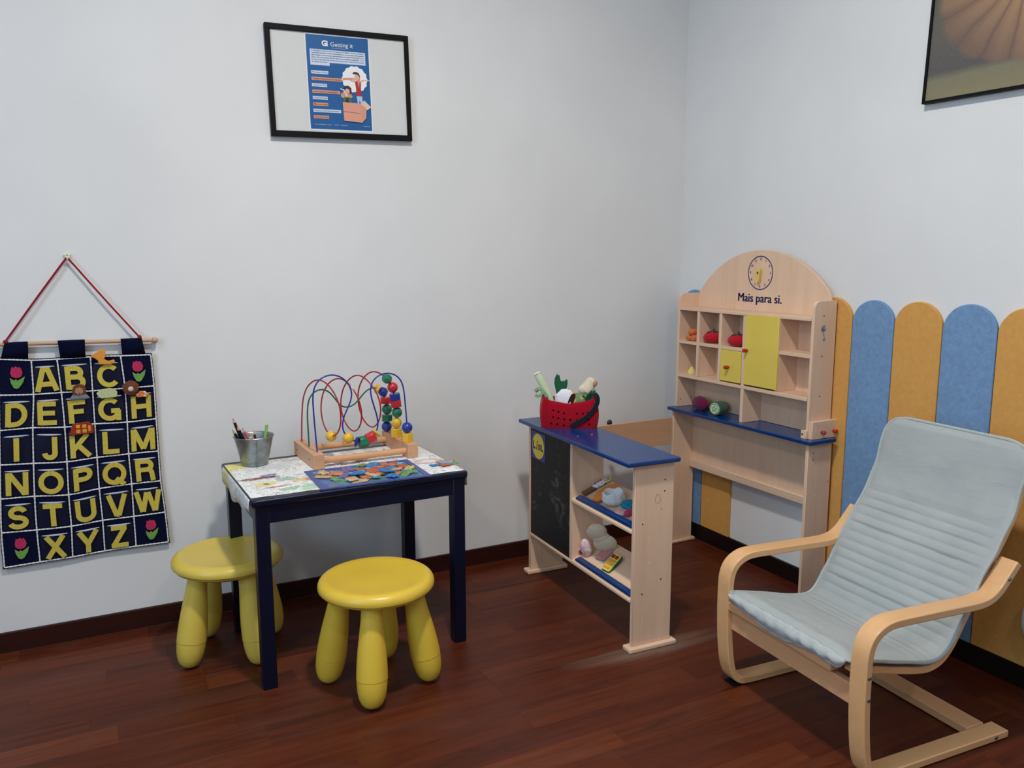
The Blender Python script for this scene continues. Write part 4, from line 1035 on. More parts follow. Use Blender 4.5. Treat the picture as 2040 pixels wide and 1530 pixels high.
for dx in (-.0013, 0, .0013):
    lm.add([(v_.co.x+dx, v_.co.y, v_.co.z) for v_ in me.vertices], [tuple(p.vertices) for p in me.polygons], FR(-.3350, .9805, UB-.0003))
part('lettering', lm, NB, hu, smooth=False)
# marks and drill holes on the side panels
def holes(parent, pts, axis, r=.0022, mat=None, name='drill_hole'):
    for (a, b_, c) in pts:
        p = (a, b_, c); q = {'-y': (a, b_-.0004, c), '+y': (a, b_+.0004, c), '-x': (a-.0004, b_, c)}[axis]
        part(name, MB().cyl(p, q, r, 10), mat or DARKHOLE, parent, smooth=False)
holes(hu, [(.0565, -.6612, .9415), (.0563, -.6612, .8147), (.0561, -.6612, .6860)], '-y', .0022)
holes(hu, [(.0230, -.6787, .5075), (.0230, -.6787, .4860), (.0950, -.6787, .4050)], '-y', .0018)
holes(hu, [(.0380, -.6787, .3650)], '-y', .0042, PLUG, 'plug')
holes(hu, [(.0300, -.0120, .5790), (.0850, -.0120, .5835)], '-y', .0022)
holes(hu, [(.0180, -.0120, .5060), (.0185, -.0120, .4860)], '-y', .003, wood('plug_wood', (196, 150, 112)), 'plug')
INK = plain('blue_pen_ink', (62, 104, 132), .6, .3)
m = MB()
for pts in ([(0, -.026), (.006, -.020), (.002, -.008), (0, .002)], [(-.002, .0), (-.008, .006), (-.006, .015), (.001, .018)], [(0, 0), (.006, .004), (.010, .012)], [(-.006, .004), (.002, .012), (.008, .020)], [(-.009, .01), (0, .006), (.010, .004)], [(0, .002), (-.004, .012), (.003, .022)], [(.0, -.026), (.005, -.027), (.012, -.022)], [(-.008, .003), (-.002, .009), (.006, .008)]):
    m.sweep([(.0565+x, -.6614, .8916+z) for x, _, z in [(p.x, 0, p.y) for p in catmull([Vector((q[0], q[1], 0)) for q in pts], 4)]], .0009, 5)
part('pen_flower', m, INK, hu)

# things on the shelf
SF = 'toy food in the shelf compartments'
def hthing(name, label, cat, u, v_, z, rz=0., group=None): return thing(name, label, cat, HF.w(u, -v_, z), HF.rz+rz, group)
CARR = felt('carrot_felt', (222, 118, 62)); CARC = felt('carrot_core', (164, 130, 74))
t = hthing('felt_carrots', 'bunch of three orange felt carrots in the top left compartment', 'toy carrots', .050, .0660, .8108)
for y, z in ((.014, .0115), (-.0115, .0115), (.002, .0335)):
    cr = part('carrot', MB().lathe([(.0005, -.003), (.009, -.002), (.0118, .003), (.0118, .020), (.0085, .040), (.003, .046), (.0005, .047)], 18, basis((0, 1, 0), (0, 0, 1), (1, 0, 0), (-.026, y, z))), CARR, t)
    part('carrot_core', MB().lathe([(.0005, -.0040), (.0052, -.0035), (.006, -.001)], 14, basis((0, 1, 0), (0, 0, 1), (1, 0, 0), (-.026, y, z))), CARC, cr)
TOMR = felt('tomato_felt', (186, 24, 40)); TOMG = felt('dark_green_felt', (30, 58, 44))
for v_, lab in ((.1625, 'red felt tomato in the second compartment of the top row'), (.2920, 'red felt tomato in the third compartment, left of the yellow door')):
    t = hthing('felt_tomato', lab, 'toy tomato', .052, v_, .8112, 0, 'felt tomatoes')
    part('fruit', MB().ellip((0, 0, .0205), (.035, .037, .0212), 24, 14, None, .04, 2, v_*9, .92), TOMR, t)
    m = MB()
    for k in range(5):
        a = 2*PI*k/5+.4; c, s = math.cos(a), math.sin(a)
        m.prism([(0, -.004), (.014, -.006), (.025, 0), (.014, .006), (0, .004)], .0415, .0435, Matrix.Rotation(a, 4, 'Z') @ Matrix.Rotation(.06*(k % 3), 4, 'Y'))
    m.cyl((0, 0, .042), (.004, .002, .051), .003, 8); part('calyx', m, TOMG, t)
t = hthing('felt_lemon_wedge', 'small pale yellow felt wedge in the lower left compartment', 'toy lemon', .050, .0500, .6822)
part('wedge', MB().lathe([(.0155, 0), (.0165, .003), (.0135, .012), (.0075, .022), (.003, .0265), (.0004, .028)], 18), felt('pale_lemon_felt', (226, 208, 124)), t)
t = hthing('felt_beetroot', 'dark purple felt beetroot lying on the blue worktop', 'toy beetroot', .050, .1060, ZW, -.3)
part('root', MB().ellip((0, 0, .0255), (.026, .052, .0268), 24, 16, None, .12, 2.2, 4), felt('beetroot_felt', (104, 20, 62)), t)
part('tip', MB().lathe([(.008, 0), (.004, .010), (.001, .017)], 10, basis((1, 0, 0), (0, 0, 1), (0, 1, 0), (0, .045, .026))), felt('beetroot_dark_felt', (60, 16, 40)), t)
t = hthing('felt_cucumber', 'half green felt cucumber with a star on its cut face on the worktop', 'toy cucumber', .046, .2150, ZW, .22)
CUC = felt('cucumber_felt', (70, 96, 76)); CUCF = felt('cucumber_flesh_felt', (186, 208, 166))
MC = basis((0, 1, 0), (0, 0, 1), (1, 0, 0), (-.030, 0, .0258))
part('skin', MB().lathe([(.0215, 0), (.0248, .002), (.0255, .010), (.0250, .040), (.0205, .058), (.010, .068), (.0005, .070)], 28, MC), CUC, t)
fc = part('cut_face', MB().lathe([(.0005, -.0022), (.0195, -.0018), (.0220, .0005), (.0215, .002)], 28, MC), CUCF, t)
m = MB()
m.sweep([(-.0328, y, z+.0258) for y, z in circle(0, 0, .0185, 28)], .0007, 5, None, True)
st = []
for k in range(5):
    a = PI/2+2*PI*k/5; st.append((.0115*math.cos(a), .0115*math.sin(a))); a += PI/5; st.append((.0048*math.cos(a), .0048*math.sin(a)))
m.sweep([(-.0328, y, z+.0258) for y, z in st], .0009, 5, None, True)
part('stitching', m, CUC, fc)

# ------------------------------------------------------------------ toy shop counter
CF = Frame((-.8065, -.8352, 0), -.0351)
ct = thing('toy_shop_counter', 'beech toy shop counter with blue top, chalkboard and two sloping shelves', 'toy counter', CF.o, CF.rz)
CL, CD, CZ = .6726, .1322, .5663
def cpart(name, u0, u1, v0, v1, z0, z1, mat, bev=.0012, parent=None): return part(name, MB().box(u0, u1, v0, v1, z0, z1), mat, parent or ct, bev, 1)
cpart('side_panel', 0, CD, 0, .0136, .0145, CZ-.0125, BIRCH_Z); cpart('side_panel', 0, CD, CL-.0136, CL, .0145, CZ-.0125, BIRCH_Z)
for v0, v1 in ((-.0135, .0270), (CL-.027, CL+.0135)):
    part('foot_board', MB().prism(rrect(-.0150, CD+.0150, v0, v1, .004), 0, .0145), BIRCH_X, ct, .004, 3)
part('worktop', MB().prism(rrect(-.0377, .1406, -.0205, .6681+.012, .006), CZ-.0125, CZ), BLUE, ct, .0028, 2)
for u_ in (.0116, .0629):
    part('screw_cover', MB().lathe([(.0030, 0), (.0026, .0006), (.0004, .0009)], 12, Matrix.Translation((u_, .3458, CZ))), plain('pale_screw_cover', (150, 156, 190), .3, .6), ct)
cpart('divider', 0, .1180, .3607, .3743, .150, CZ-.0125, BIRCH_Z)
cb = cpart('chalkboard', .0016, .0060, .3743, CL-.0136, .1545, CZ-.0125, M_BOARD, .0005)
def slope(v0, v1, z0, sl, nm, u1=.128):
    th = .0085
    return part(nm, MB().prism([(-.002, z0-th), (u1, z0-th+sl*u1), (u1, z0+sl*u1), (-.002, z0)], v0, v1, basis((1, 0, 0), (0, 0, 1), (0, 1, 0)) @ Matrix.Scale(1, 4)), BIRCH_Y, ct, .0012, 1)
slope(.0136, .3607, .3580, .41, 'sloping_shelf'); slope(.0136, .3607, .1520, .47, 'sloping_shelf')
cpart('bottom_rail', -.002, .030, .3607, CL-.0136, .1440, .1525, BIRCH_Y)
for z0, sl in ((.3580, .41), (.1520, .47)):
    p = [(.0045, z0+.0045), (.0185, z0+.0085), (.0185, z0+.0200), (.0115, z0+.0210), (.0040, z0+.0140)]
    m = MB(); n = len(p); v = []
    for v_, sh in ((.0240, 0), (.0400, 1), (.3290, 1), (.3440, 0)):
        for (u_, z) in p: v.append((u_, v_, z if sh else min(z, z0+.0100)))
    f = [tuple(range(n))[::-1], tuple(range(3*n, 4*n))]
    for k in range(3):
        for i in range(n): f.append((k*n+i, k*n+(i+1) % n, (k+1)*n+(i+1) % n, (k+1)*n+i))
    part('blue_lip', m.add(v, f), BLUE, ct, .0012, 2, label='royal blue lip along the shelf edge')
# the board joining counter and wall shelf
BU = Frame((-.6760, -.1640, 0), .0175)
def cworld(p):  # world point to counter local
    d = Vector(p)-CF.o; c, s = math.cos(CF.rz), math.sin(CF.rz); return (c*d.x+s*d.y, -s*d.x+c*d.y, d.z)
m = MB(); c_ = [BU.w(0, 0, 0), BU.w(.528, 0, 0), BU.w(.528, .0115, 0), BU.w(0, .0115, 0)]
v = [cworld((p[0], p[1], z)) for z in (.4050, .5080) for p in c_]
m.add(v, [(0, 3, 2, 1), (4, 5, 6, 7), (0, 1, 5, 4), (1, 2, 6, 5), (2, 3, 7, 6), (3, 0, 4, 7)])
jb = part('joining_board', m, wood('joining_board_beech', (206, 160, 124), 0, .5, .08, 16), ct, .001, 1)
p0 = BU.w(.2470, .0115, .5135)
q = cworld(p0)
part('purple_knob', MB().ellip((q[0], q[1]+.006, q[2]), (.0105, .008, .0115), 16, 10, None, .1, 2), PURPLE_PEG, jb, label='dark purple knob')
# shop sign on the chalkboard
SB = plain('sign_blue', (22, 60, 144), .4, .4, var=.02); SY = plain('sign_yellow', (224, 206, 62), .4, .4, var=.02); SR = plain('sign_red', (196, 34, 36), .4, .4, var=.02)
sg = part('shop_sign', MB().box(.0008, .0016, .5500, .6500, .4325, .5285), SB, cb, smooth=False)
def disc(name, r0, mat, d): return part(name, MB().prism(circle(0, 0, r0, 40), 0, .0003, FR(.6000, .4805, d)), mat, cb, smooth=False)
disc('sign_ring', .0462, SR, .0009); disc('sign_disc', .0440, SY, .0006)
for ch_, y, z, hh in (('L', .6290, .4812, .0255), ('D', .5905, .4790, .0185), ('L', .5705, .4800, .0225)):
    m = letter_mb(ch_, hh, .30, .0003, FR(y, z, .0004), 1.1)
    if ch_ == 'L': m.prism(rect(-.30*hh*1.1, -.02*hh, .43*hh, .52*hh), 0, .0003, FR(y, z, .0004))
    part('sign_letter', m, NB, cb, smooth=False)
im = MB(); ii = FR(.6085, .4815, .0004) @ Matrix.Rotation(-.22, 4, 'Z')
im.prism(rect(-.0035, .0035, -.0150, .0060), 0, .0003, ii); im.prism([(-.0070, .0060), (-.0070, .0030), (.0035, .0060)], 0, .0003, ii); im.prism(circle(.0, .0140, .0046, 18), 0, .0003, ii); im.prism([(-.0065, -.0150), (.0065, -.0150), (.0035, -.0115), (-.0035, -.0115)], 0, .0003, ii)
part('sign_letter', im, SR, cb, smooth=False)
# end panel marks
holes(ct, [(.1008, 0, .5010), (.1000, 0, .4682), (.0274, 0, .3789), (.0945, 0, .2049), (.0309, 0, .1697)], '-y', .0024)
holes(ct, [(.0900, 0, .4154)], '-y', .0026, wood('plug_wood'if False else 'plug_wood', (196, 150, 112)), 'plug'); holes(ct, [(.0534, 0, .2608)], '-y', .0042, PLUG, 'plug')
part('pencil_oval', MB().sweep([(.0769+.0085*math.cos(a)*(1.1 if math.sin(a) < 0 else .9), -.0002, .4479+.0135*math.sin(a)) for a in [2*PI*k/30 for k in range(30)]], .0004, 5, None, True), plain('pencil_line', (130, 100, 84), .7, .2), ct)

# toys on the counter shelves
def cthing(name, label, cat, u, v_, sh, rz=0., tilt=0., group=None, dz=0.):
    z0, sl = ((.3580, .41), (.1520, .47))[sh]
    return thing(name, label, cat, CF.w(u, v_, z0+sl*u+.0006+dz), 0, group, (0, -math.atan(sl)+tilt, CF.rz+rz) if True else None)
TOYU, TOYL = 'felt toy food on the upper counter shelf', 'felt toy food on the lower counter shelf'
t = cthing('felt_ice_lolly', 'long felt toy, brown at its base, white with red stripe, yellow ring', 'felt toy', .0770, .3370, 0, -.02, 0, TOYU)
part('stick', MB().box(-.050, -.004, -.0130, .0130, .000, .010), felt('cocoa_felt', (116, 78, 52)), t, .003, 2)
part('wrapper', MB().ellip((.014, 0, .009), (.024, .0175, .0085), 18, 10, None, .12, 4, 2), spots('white_grey_felt', (222, 220, 222), (150, 150, 162), 90, .6), t)
part('stripe', MB().box(-.002, .028, -.0025, .0025, .0155, .0190), felt('crimson_felt', (176, 36, 60)), t, .001)
part('top', MB().ellip((.038, 0, .009), (.012, .0115, .008), 16, 10, None, .1, 4, 5), felt('dusky_pink_felt', (206, 168, 160)), t)
part('ring', MB().sweep([(.043+.0155*math.cos(a), .0155*math.sin(a), .009) for a in [2*PI*k/24 for k in range(24)]], .003, 8, None, True), felt('pale_yellow_felt', (214, 206, 110)), t)
t = cthing('felt_croissant', 'orange speckled felt croissant on the upper shelf, behind the white pouch', 'felt toy', .0700, .2560, 0, .1, 0, TOYU)
part('bun', MB().ellip((0, 0, .0135), (.052, .027, .0135), 24, 14, None, .1, 3, 7), spots('speckled_orange_felt', (224, 136, 56), (160, 90, 40), 150, .66), t)
t = cthing('felt_bread_pouch', 'white cloth pouch with gathered rim on the upper shelf', 'felt toy', .0560, .1950, 0, 0, .25, TOYU)
WCL = felt('white_cloth', (226, 226, 228), .03)
m = MB(); v = []; f = []; n = 40; pr = [(.004, .001), (.024, .0015), (.034, .009), (.0365, .020), (.033, .031), (.0335, .038), (.030, .040), (.0275, .034), (.026, .022), (.018, .015), (.003, .013)]
for i, (r, z) in enumerate(pr):
    for k in range(n):
        a = 2*PI*k/n; g = 1+.02*math.sin(9*a+i*.7)*(1 if i > 2 else .3)+.02*math.sin(11*a)
        v.append((r*g*math.cos(a), r*g*math.sin(a), z+(.003*math.sin(5*a) if 3 < i < 8 else 0)))
for i in range(len(pr)-1):
    for k in range(n): f.append((i*n+k, i*n+(k+1) % n, (i+1)*n+(k+1) % n, (i+1)*n+k))
f += [tuple(range(n))[::-1], tuple((len(pr)-1)*n+k for k in range(n))]
part('pouch', m.add(v, f), WCL, t, angle=80)
t = cthing('felt_sweet', 'pink and teal felt toy at the right end of the upper shelf', 'felt toy', .0480, .1120, 0, .1, 0, TOYU)
part('pink_base', MB().ellip((-.010, .008, .008), (.022, .026, .008), 18, 10, None, .1, 3, 1), felt('blush_felt', (220, 170, 164)), t)
part('teal_top', MB().ellip((.016, .004, .015), (.022, .026, .015), 20, 12, None, .16, 3, 3), spots('teal_felt', (38, 132, 160), (30, 96, 130), 120, .55), t)
part('rose_side', MB().ellip((-.006, -.020, .010), (.016, .013, .010), 16, 10, None, .1, 3, 6), felt('rose_felt', (186, 66, 104)), t)
t = cthing('felt_bread_slices', 'cream peanut-shaped cloth toy standing at the back of the lower shelf', 'felt toy', .0800, .3000, 1, .95, .0, TOYL, .002)
CAL = felt('cream_calico', (214, 202, 178), .05)
m = MB(); m.ellip((0, -.010, .0335), (.0185, .0375, .0340), 28, 16, None, .05, 2.2, 3); m.ellip((.004, .016, .0780), (.0175, .0325, .0315), 28, 16, None, .06, 2.2, 9); m.ellip((.002, .003, .056), (.0165, .0290, .0250), 22, 14)
part('cloth_body', m, CAL, t)
part('orange_edge', MB().ellip((.010, .036, .0900), (.012, .0135, .0085), 16, 10), felt('amber_felt', (204, 146, 82)), t)
t = cthing('felt_strawberry_egg', 'pale pink egg-shaped felt toy with a red tip on the lower shelf', 'felt toy', .0420, .3330, 1, .2, .2, TOYL)
part('egg', MB().ellip((0, 0, .0300), (.017, .0235, .0315), 22, 14, Matrix.Rotation(.15, 4, 'X'), .03, 2, 5), spots('pink_white_felt', (222, 176, 174), (226, 210, 208), 60, .52), t)
part('red_tip', MB().ellip((-.004, .021, .0080), (.009, .008, .0075), 12, 8), felt('strawberry_felt', (170, 40, 52)), t)
part('blush_tip', MB().ellip((-.002, .0275, .0100), (.006, .006, .006), 12, 8), felt('blush_felt', (220, 170, 164)), t)
t = cthing('felt_ham_slice', 'flat pink felt square with a blue-green edge on the lower shelf', 'felt toy', .0690, .2690, 1, .25, 0, TOYL)
part('slice', MB().prism(rrect(-.022, .026, -.019, .019, .005), .0045, .0100), felt('ham_pink_felt', (196, 130, 124)), t, .002, 2)
part('edge', MB().prism(rrect(-.0225, .0265, -.0195, .0195, .005), .0005, .0045), felt('seafoam_felt', (104, 160, 158)), t, .001, 1)
t = cthing('felt_waffle', 'yellow felt waffle with red squares on a green base on the lower shelf', 'felt toy', .0590, .2010, 1, .12, -.22, TOYL, .0035)
part('green_base', MB().prism(rrect(-.034, .034, -.0200, .0200, .006), .0005, .0085), felt('bottle_green_felt', (44, 92, 54)), t, .002, 2)
part('yellow_frame', MB().prism(rrect(-.032, .032, -.0185, .0185, .005), .0085, .0125), felt('lemon_felt', (226, 210, 92)), t, .0015, 2)
for x in (-.021, -.008, .005): part('orange_bar', MB().box(x-.0042, x+.0042, -.0145, .0145, .0125, .0150), felt('tangerine_felt', (228, 154, 58)), t, .001)
for y in (-.0085, .0085): part('red_square', MB().box(.0145, .0265, y-.0062, y+.0062, .0125, .0155), felt('brick_felt', (160, 38, 34)), t, .001)

# ------------------------------------------------------------------ red felt bag of toy vegetables
BF = Frame((-.7430, -.3730, CZ+.0006), math.radians(-27.7))
bagt = thing('felt_bag', 'red felt bag with punched holes and a black strap on the counter', 'bag', BF.o, BF.rz)
NPB = 72; m = MB(); v = []; f = []
def bagpt(k, h):
    a = 2*PI*k/NPB
    e = .13
    x = math.copysign(abs(math.cos(a))**e, math.cos(a)); y = math.copysign(abs(math.sin(a))**e, math.sin(a))
    top = .0800+.0245*abs(x)**2.4
    if y > .5: top += .004
    hw = .0895+.0055*math.sin(PI*min(1, h*1.1))-.004*h**3
    hd = .0400+.003*math.sin(PI*h)-.004*h
    z = top*h
    return (x*hw, .0400+y*hd-(.004*math.sin(PI*h) if y < 0 else 0)*abs(math.cos(x*1.4)), z)
NH = 10
for j in range(NH+1):
    for k in range(NPB): v.append(bagpt(k, j/NH))
for j in range(NH):
    for k in range(NPB): f.append((j*NPB+k, j*NPB+(k+1) % NPB, (j+1)*NPB+(k+1) % NPB, (j+1)*NPB+k))
f.append(tuple(range(NPB))[::-1])
for sx in (-.0800, .0830):
    part('bag_seam', MB().sweep(catmull([(sx, -.0035, .006), (sx*1.0, -.0075, .045), (sx, -.0035, .080+.0245*(abs(sx)/.0915)**2.4-.003)], 6), .0016, 6), RFELT, bagt)
o = part('bag_body', m.add(v, f), RFELT, bagt, angle=60); md = o.modifiers.new('thick', 'SOLIDIFY'); md.thickness = .0028; md.offset = 1
hm = MB()
for x, z in ((-.0538, .061), (-.0371, .0556), (-.0189, .0518), (.0235, .0502), (.043, .0502), (.060, .053), (-.0545, .0387), (-.0378, .0356), (-.018, .0317), (.0017, .0294), (.0237, .0278), (-.0612, .017), (-.0407, .0147), (-.0194, .0108), (.06, .030), (.065, .014)):
    hh = z/.085; y0 = .0400-(.0400+.003*math.sin(PI*hh)-.004*hh)-.004*math.sin(PI*hh)*abs(math.cos(x/.0895*1.4))
    hm.prism(circle(0, 0, .0030, 14), 0, .0008, basis((1, 0, 0), (0, 0, 1), (0, -1, 0), (x, y0-.0030, z)))
part('punched_holes', hm, plain('hole_black', (20, 8, 10), .95, .05), bagt)
sp = catmull([(.0640, .030, .088), (.0740, .022, .108), (.0820, .006, .1135), (.0895, -.004, .104), (.0900, -.0075, .0872), (.0764, -.0100, .0595), (.0479, -.0115, .0332), (.0042, -.0095, .0085)], 8)
part('strap', MB().sweep(sp, 1, 8, [(.0018, -.0078), (.0018, .0078), (-.0018, .0078), (-.0018, -.0078)]), STRAP, bagt, .0006, 1)
def bthing(name, label, cat, x, y, z, rot=(0, 0, 0), grp='toy vegetables in the red bag'):
    return thing(name, label, cat, BF.w(x, y, z), 0, grp, (rot[0], rot[1], rot[2]+BF.rz))
LEEK = felt('pale_leek_felt', (206, 216, 178), .06); LEEKG = felt('leek_green_felt', (134, 164, 122), .12)
t = bthing('felt_leek', 'pale green felt leek sticking out at the left of the red bag', 'toy leek', -.0560, .044, .0700)
part('stalk', MB().sweep([(-.050, -.006, .107), (-.0475, -.006, .100), (-.034, -.004, .074), (-.018, -.002, .045), (0, 0, .0)], [.0095, .0118, .0128, .0135, .012], 18), LEEK, t)
part('cut_end', MB().sweep([(-.0512+.0105*math.cos(a), -.006+.0105*math.sin(a), .1075+.0045*math.cos(a)) for a in [2*PI*k/20 for k in range(20)]], .0016, 6, None, True), felt('white_leek_felt', (226, 228, 206)), t)
part('leaf', MB().sweep(catmull([(-.020, -.012, .030), (-.036, -.014, .052), (-.048, -.013, .056), (-.056, -.011, .047)], 6), 1, 8, [(.005, -.009), (.005, .009), (-.005, .009), (-.005, -.009)]), LEEKG, t, .002, 2)
part('leaf', MB().sweep(catmull([(-.022, -.016, .030), (-.030, -.018, .045), (-.038, -.018, .036), (-.048, -.017, .031), (-.057, -.016, .037)], 6), 1, 8, [(.0045, -.008), (.0045, .008), (-.0045, .008), (-.0045, -.008)]), LEEKG, t, .002, 2)
t = bthing('felt_turnip', 'white dotted felt slice with dark maroon inside at the front of the bag', 'toy fruit', -.0320, .022, .0560, (0, .1, 0))
part('white_skin', MB().ellip((-.004, 0, .040), (.033, .016, .034), 26, 16, Matrix.Rotation(.45, 4, 'Y'), .16, 2.2, 3), spots('white_dotted_felt', (228, 226, 230), (40, 36, 44), 120, .69), t)
part('maroon_inside', MB().ellip((.0185, -.0085, .0440), (.0125, .0095, .0290), 18, 12, Matrix.Rotation(.35, 4, 'Y')), felt('maroon_felt', (56, 16, 28)), t)
part('pink_rim', MB().sweep(catmull([(.004, -.016, .012), (.020, -.019, .020), (.033, -.016, .034), (.036, -.011, .048)], 6), .0022, 7), felt('pale_rose_felt', (222, 178, 184)), t)
DG = felt('deep_green_felt', (34, 92, 62), .1)
t = bthing('felt_radish_top', 'dark green pronged felt leaf standing up in the middle of the bag', 'toy leaf', -.0230, .052, .0900)
m = MB(); lp = [(x*1.12, z*1.1) for x, z in [(-.014, .0), (-.019, .026), (-.0235, .048), (-.0215, .064), (-.0145, .078), (-.012, .070), (-.008, .074), (-.0055, .060), (-.002, .052), (.003, .056), (.0075, .052), (.0095, .058), (.0160, .059), (.0165, .046), (.013, .026), (.010, .0)]]
part('leaf', MB().prism(lp, -.004, .004, basis((1, 0, 0), (0, 0, 1), (0, -1, 0))), DG, t, .002, 2)
t = bthing('felt_banana_peel', 'yellow pointed felt petals in the middle of the bag', 'toy fruit', .0060, .028, .0650)
YF = felt('banana_felt', (216, 176, 78))
for dx, dz, an in ((0, 0, .15), (.007, -.010, .55), (-.012, -.012, -.6), (-.004, -.026, -.2)):
    part('petal', MB().prism([(-.007, 0), (-.010, .024), (-.004, .046), (.004, .058), (.008, .040), (.007, .0)], -.003, .003, Matrix.Translation((dx, -.012, dz)) @ Matrix.Rotation(an, 4, 'Y') @ basis((1, 0, 0), (0, 0, 1), (0, -1, 0))), YF, t, .0015, 2)
t = bthing('felt_garlic', 'cream bulb-shaped felt garlic at the top right of the bag', 'toy garlic', .0520, .040, .1060, (0, .45, 0))
part('bulb', MB().lathe([(.0005, .0), (.014, .003), (.0235, .012), (.0245, .022), (.0205, .034), (.0185, .044), (.0165, .054), (.010, .060), (.0005, .062)], 26), felt('cream_bulb_felt', (218, 204, 178), .07), t)
part('brown_patch', MB().ellip((.012, -.012, .048), (.009, .007, .012), 14, 10), felt('tan_patch_felt', (184, 140, 116)), t)
part('clove', MB().ellip((-.014, -.010, .014), (.016, .013, .016), 16, 10), felt('cream_bulb_felt', (218, 204, 178)), t)
t = bthing('felt_pineapple', 'green felt fruit with orange patches at the front right of the bag', 'toy fruit', .0270, .024, .0560)
part('fruit', MB().ellip((0, 0, .030), (.040, .018, .028), 24, 14, None, .06, 3, 2), spots('green_orange_felt', (112, 138, 96), (226, 162, 82), 55, .55), t)
t = bthing('felt_leaf_spray', 'dark green pointed felt leaves at the right of the bag', 'toy leaves', .0540, .016, .0800)
for (an, L, dx, dz) in ((.35, .046, .004, .004), (.75, .056, -.004, .006), (1.05, .050, .0, -.004), (-.1, .030, -.006, .0), (1.35, .036, -.004, .0)):
    part('leaf', MB().prism([(-.006, 0), (-.010, L*.35), (-.005, L*.75), (.0, L), (.005, L*.75), (.009, L*.35), (.006, 0)], -.0016, .0016, Matrix.Translation((dx, -.004, dz)) @ Matrix.Rotation(an, 4, 'Y') @ basis((1, 0, 0), (0, 0, 1), (0, -1, 0))), DG, t, .0008, 1)
t = bthing('felt_mushroom', 'cream felt dome at the right corner of the bag behind the strap', 'toy mushroom', .0670, .036, .0640)
part('cap', MB().ellip((0, 0, .024), (.018, .018, .022), 20, 12), felt('ivory_felt', (222, 208, 170)), t)

# ------------------------------------------------------------------ children's armchair
AF = Frame((-.68, -1.33, 0), math.radians(-3.2))
ch = thing('armchair', 'bent birch cantilever armchair with a pale grey-blue quilted cushion', 'armchair', AF.o, AF.rz)
side = [(.4120, .4350), (.3850, .4050), (.3610, .3790), (.3350, .3625), (.3050, .3555), (.2700, .3545), (.2000, .3565), (.1000, .3590), (.0400, .3600), (.0120, .3560), (-.0120, .3440), (-.0270, .3260), (-.0345, .3000), (-.0360, .2600), (-.0360, .2100), (-.0330, .1500), (-.0280, .1000), (-.0210, .0600), (-.0090, .0310), (.0120, .0150), (.0400, .0112), (.1000, .0108), (.2500, .0108), (.4300, .0108)]
def strip(profile, th, b0, b1, n=5):
    P = [Vector((a, 0, z)) for a, z in profile]; P = catmull(P, n); m = MB(); v = []; f = []
    for i, p in enumerate(P):
        d = (P[min(i+1, len(P)-1)]-P[max(i-1, 0)]).normalized(); nn = Vector((-d.z, 0, d.x))*th/2
        v += [(p.x+nn.x, b0, p.z+nn.z), (p.x+nn.x, b1, p.z+nn.z), (p.x-nn.x, b1, p.z-nn.z), (p.x-nn.x, b0, p.z-nn.z)]
    for i in range(len(P)-1):
        for k in range(4): f.append((4*i+k, 4*i+(k+1) % 4, 4*i+4+(k+1) % 4, 4*i+4+k))
    f += [(0, 1, 2, 3), tuple(4*(len(P)-1)+k for k in (3, 2, 1, 0))]
    return m.add(v, f)
YN0, YN1, YF0, YF1 = -.2430, -.1985, .2060, .2505
for b0, b1 in ((YN0, YN1), (YF0, YF1)):
    sfr = part('side_frame', strip(side, .0178, b0, b1), BENT, ch, .0025, 3, angle=30)
    pad = part('felt_pad', MB().box(-.012, .030, b0+.004, b1-.004, -.0004, .0070) if False else MB().box(-.0120, .0260, b0+.003, b1-.003, .0002, .0052), plain('black_felt_pad', (16, 16, 17), .9, .2), sfr)
for (a, z) in ((-.0375, .2548), (-.0350, .2044), (.3790, .4030), (.3845, .0120)):
    for y, d in ((YN0, -1), (YF1, 1)):
        bo = MB().lathe([(.0048, 0), (.0048, .0014), (.0036, .0026), (.0022, .0026), (.0020, .0012), (.0004, .0012)], 14, basis((1, 0, 0), (0, 0, 1), (0, -1, 0), (a+.0015, y, z)) if d < 0 else basis((0, 0, 1), (1, 0, 0), (0, 1, 0), (a+.0015, y, z)))
        part('bolt', bo, STEEL, ch)
part('front_rail', MB().box(-.0310, -.0130, YN1, YF0, .1680, .2160), BENT_Y, ch, .0015, 2)
part('floor_crossbar', MB().box(.3440, .4020, YN1, YF0, .0020, .0225), BENT_Y, ch, .002, 2)
part('back_crossbar', MB().box(.3960, .4120, YN1, YF0, .395, .425), BENT_Y, ch, .0015, 2)
cush = [(-.0480, .2720), (-.0150, .2660), (.0300, .2575), (.0800, .2460), (.1300, .2340), (.1800, .2235), (.2150, .2210), (.2400, .2290), (.2620, .2500), (.2820, .2830), (.3030, .3180), (.3280, .3640), (.3560, .4090), (.3860, .4510), (.4120, .4910), (.4330, .5280), (.4480, .5650), (.4590, .6050), (.4700, .6430), (.4800, .6720), (.4880, .6930)]
def offset(profile, d):
    P = [Vector((a, 0, z)) for a, z in profile]; o = []
    for i, p in enumerate(P):
        t_ = (P[min(i+1, len(P)-1)]-P[max(i-1, 0)]).normalized(); o.append((p.x+t_.z*d, p.z-t_.x*d))
    return o
railp = offset(cush, .0235)
for b0, b1 in ((-.190, -.160), (.166, .196)):
    part('seat_rail', strip(railp[1:], .0170, b0, b1), BENT, ch, .0015, 2, angle=30)
part('sling', strip(offset(cush, .0165)[1:], .003, -.160, .166), M_SLING, ch)
part('front_crossbar', MB().box(-.0430, -.0150, -.1420, .2420, .2220, .2440), BENT_Y, ch, .003, 2)
part('top_crossbar', MB().box(.4930, .5080, -.160, .166, .640, .680), BENT_Y, ch, .0015, 2)
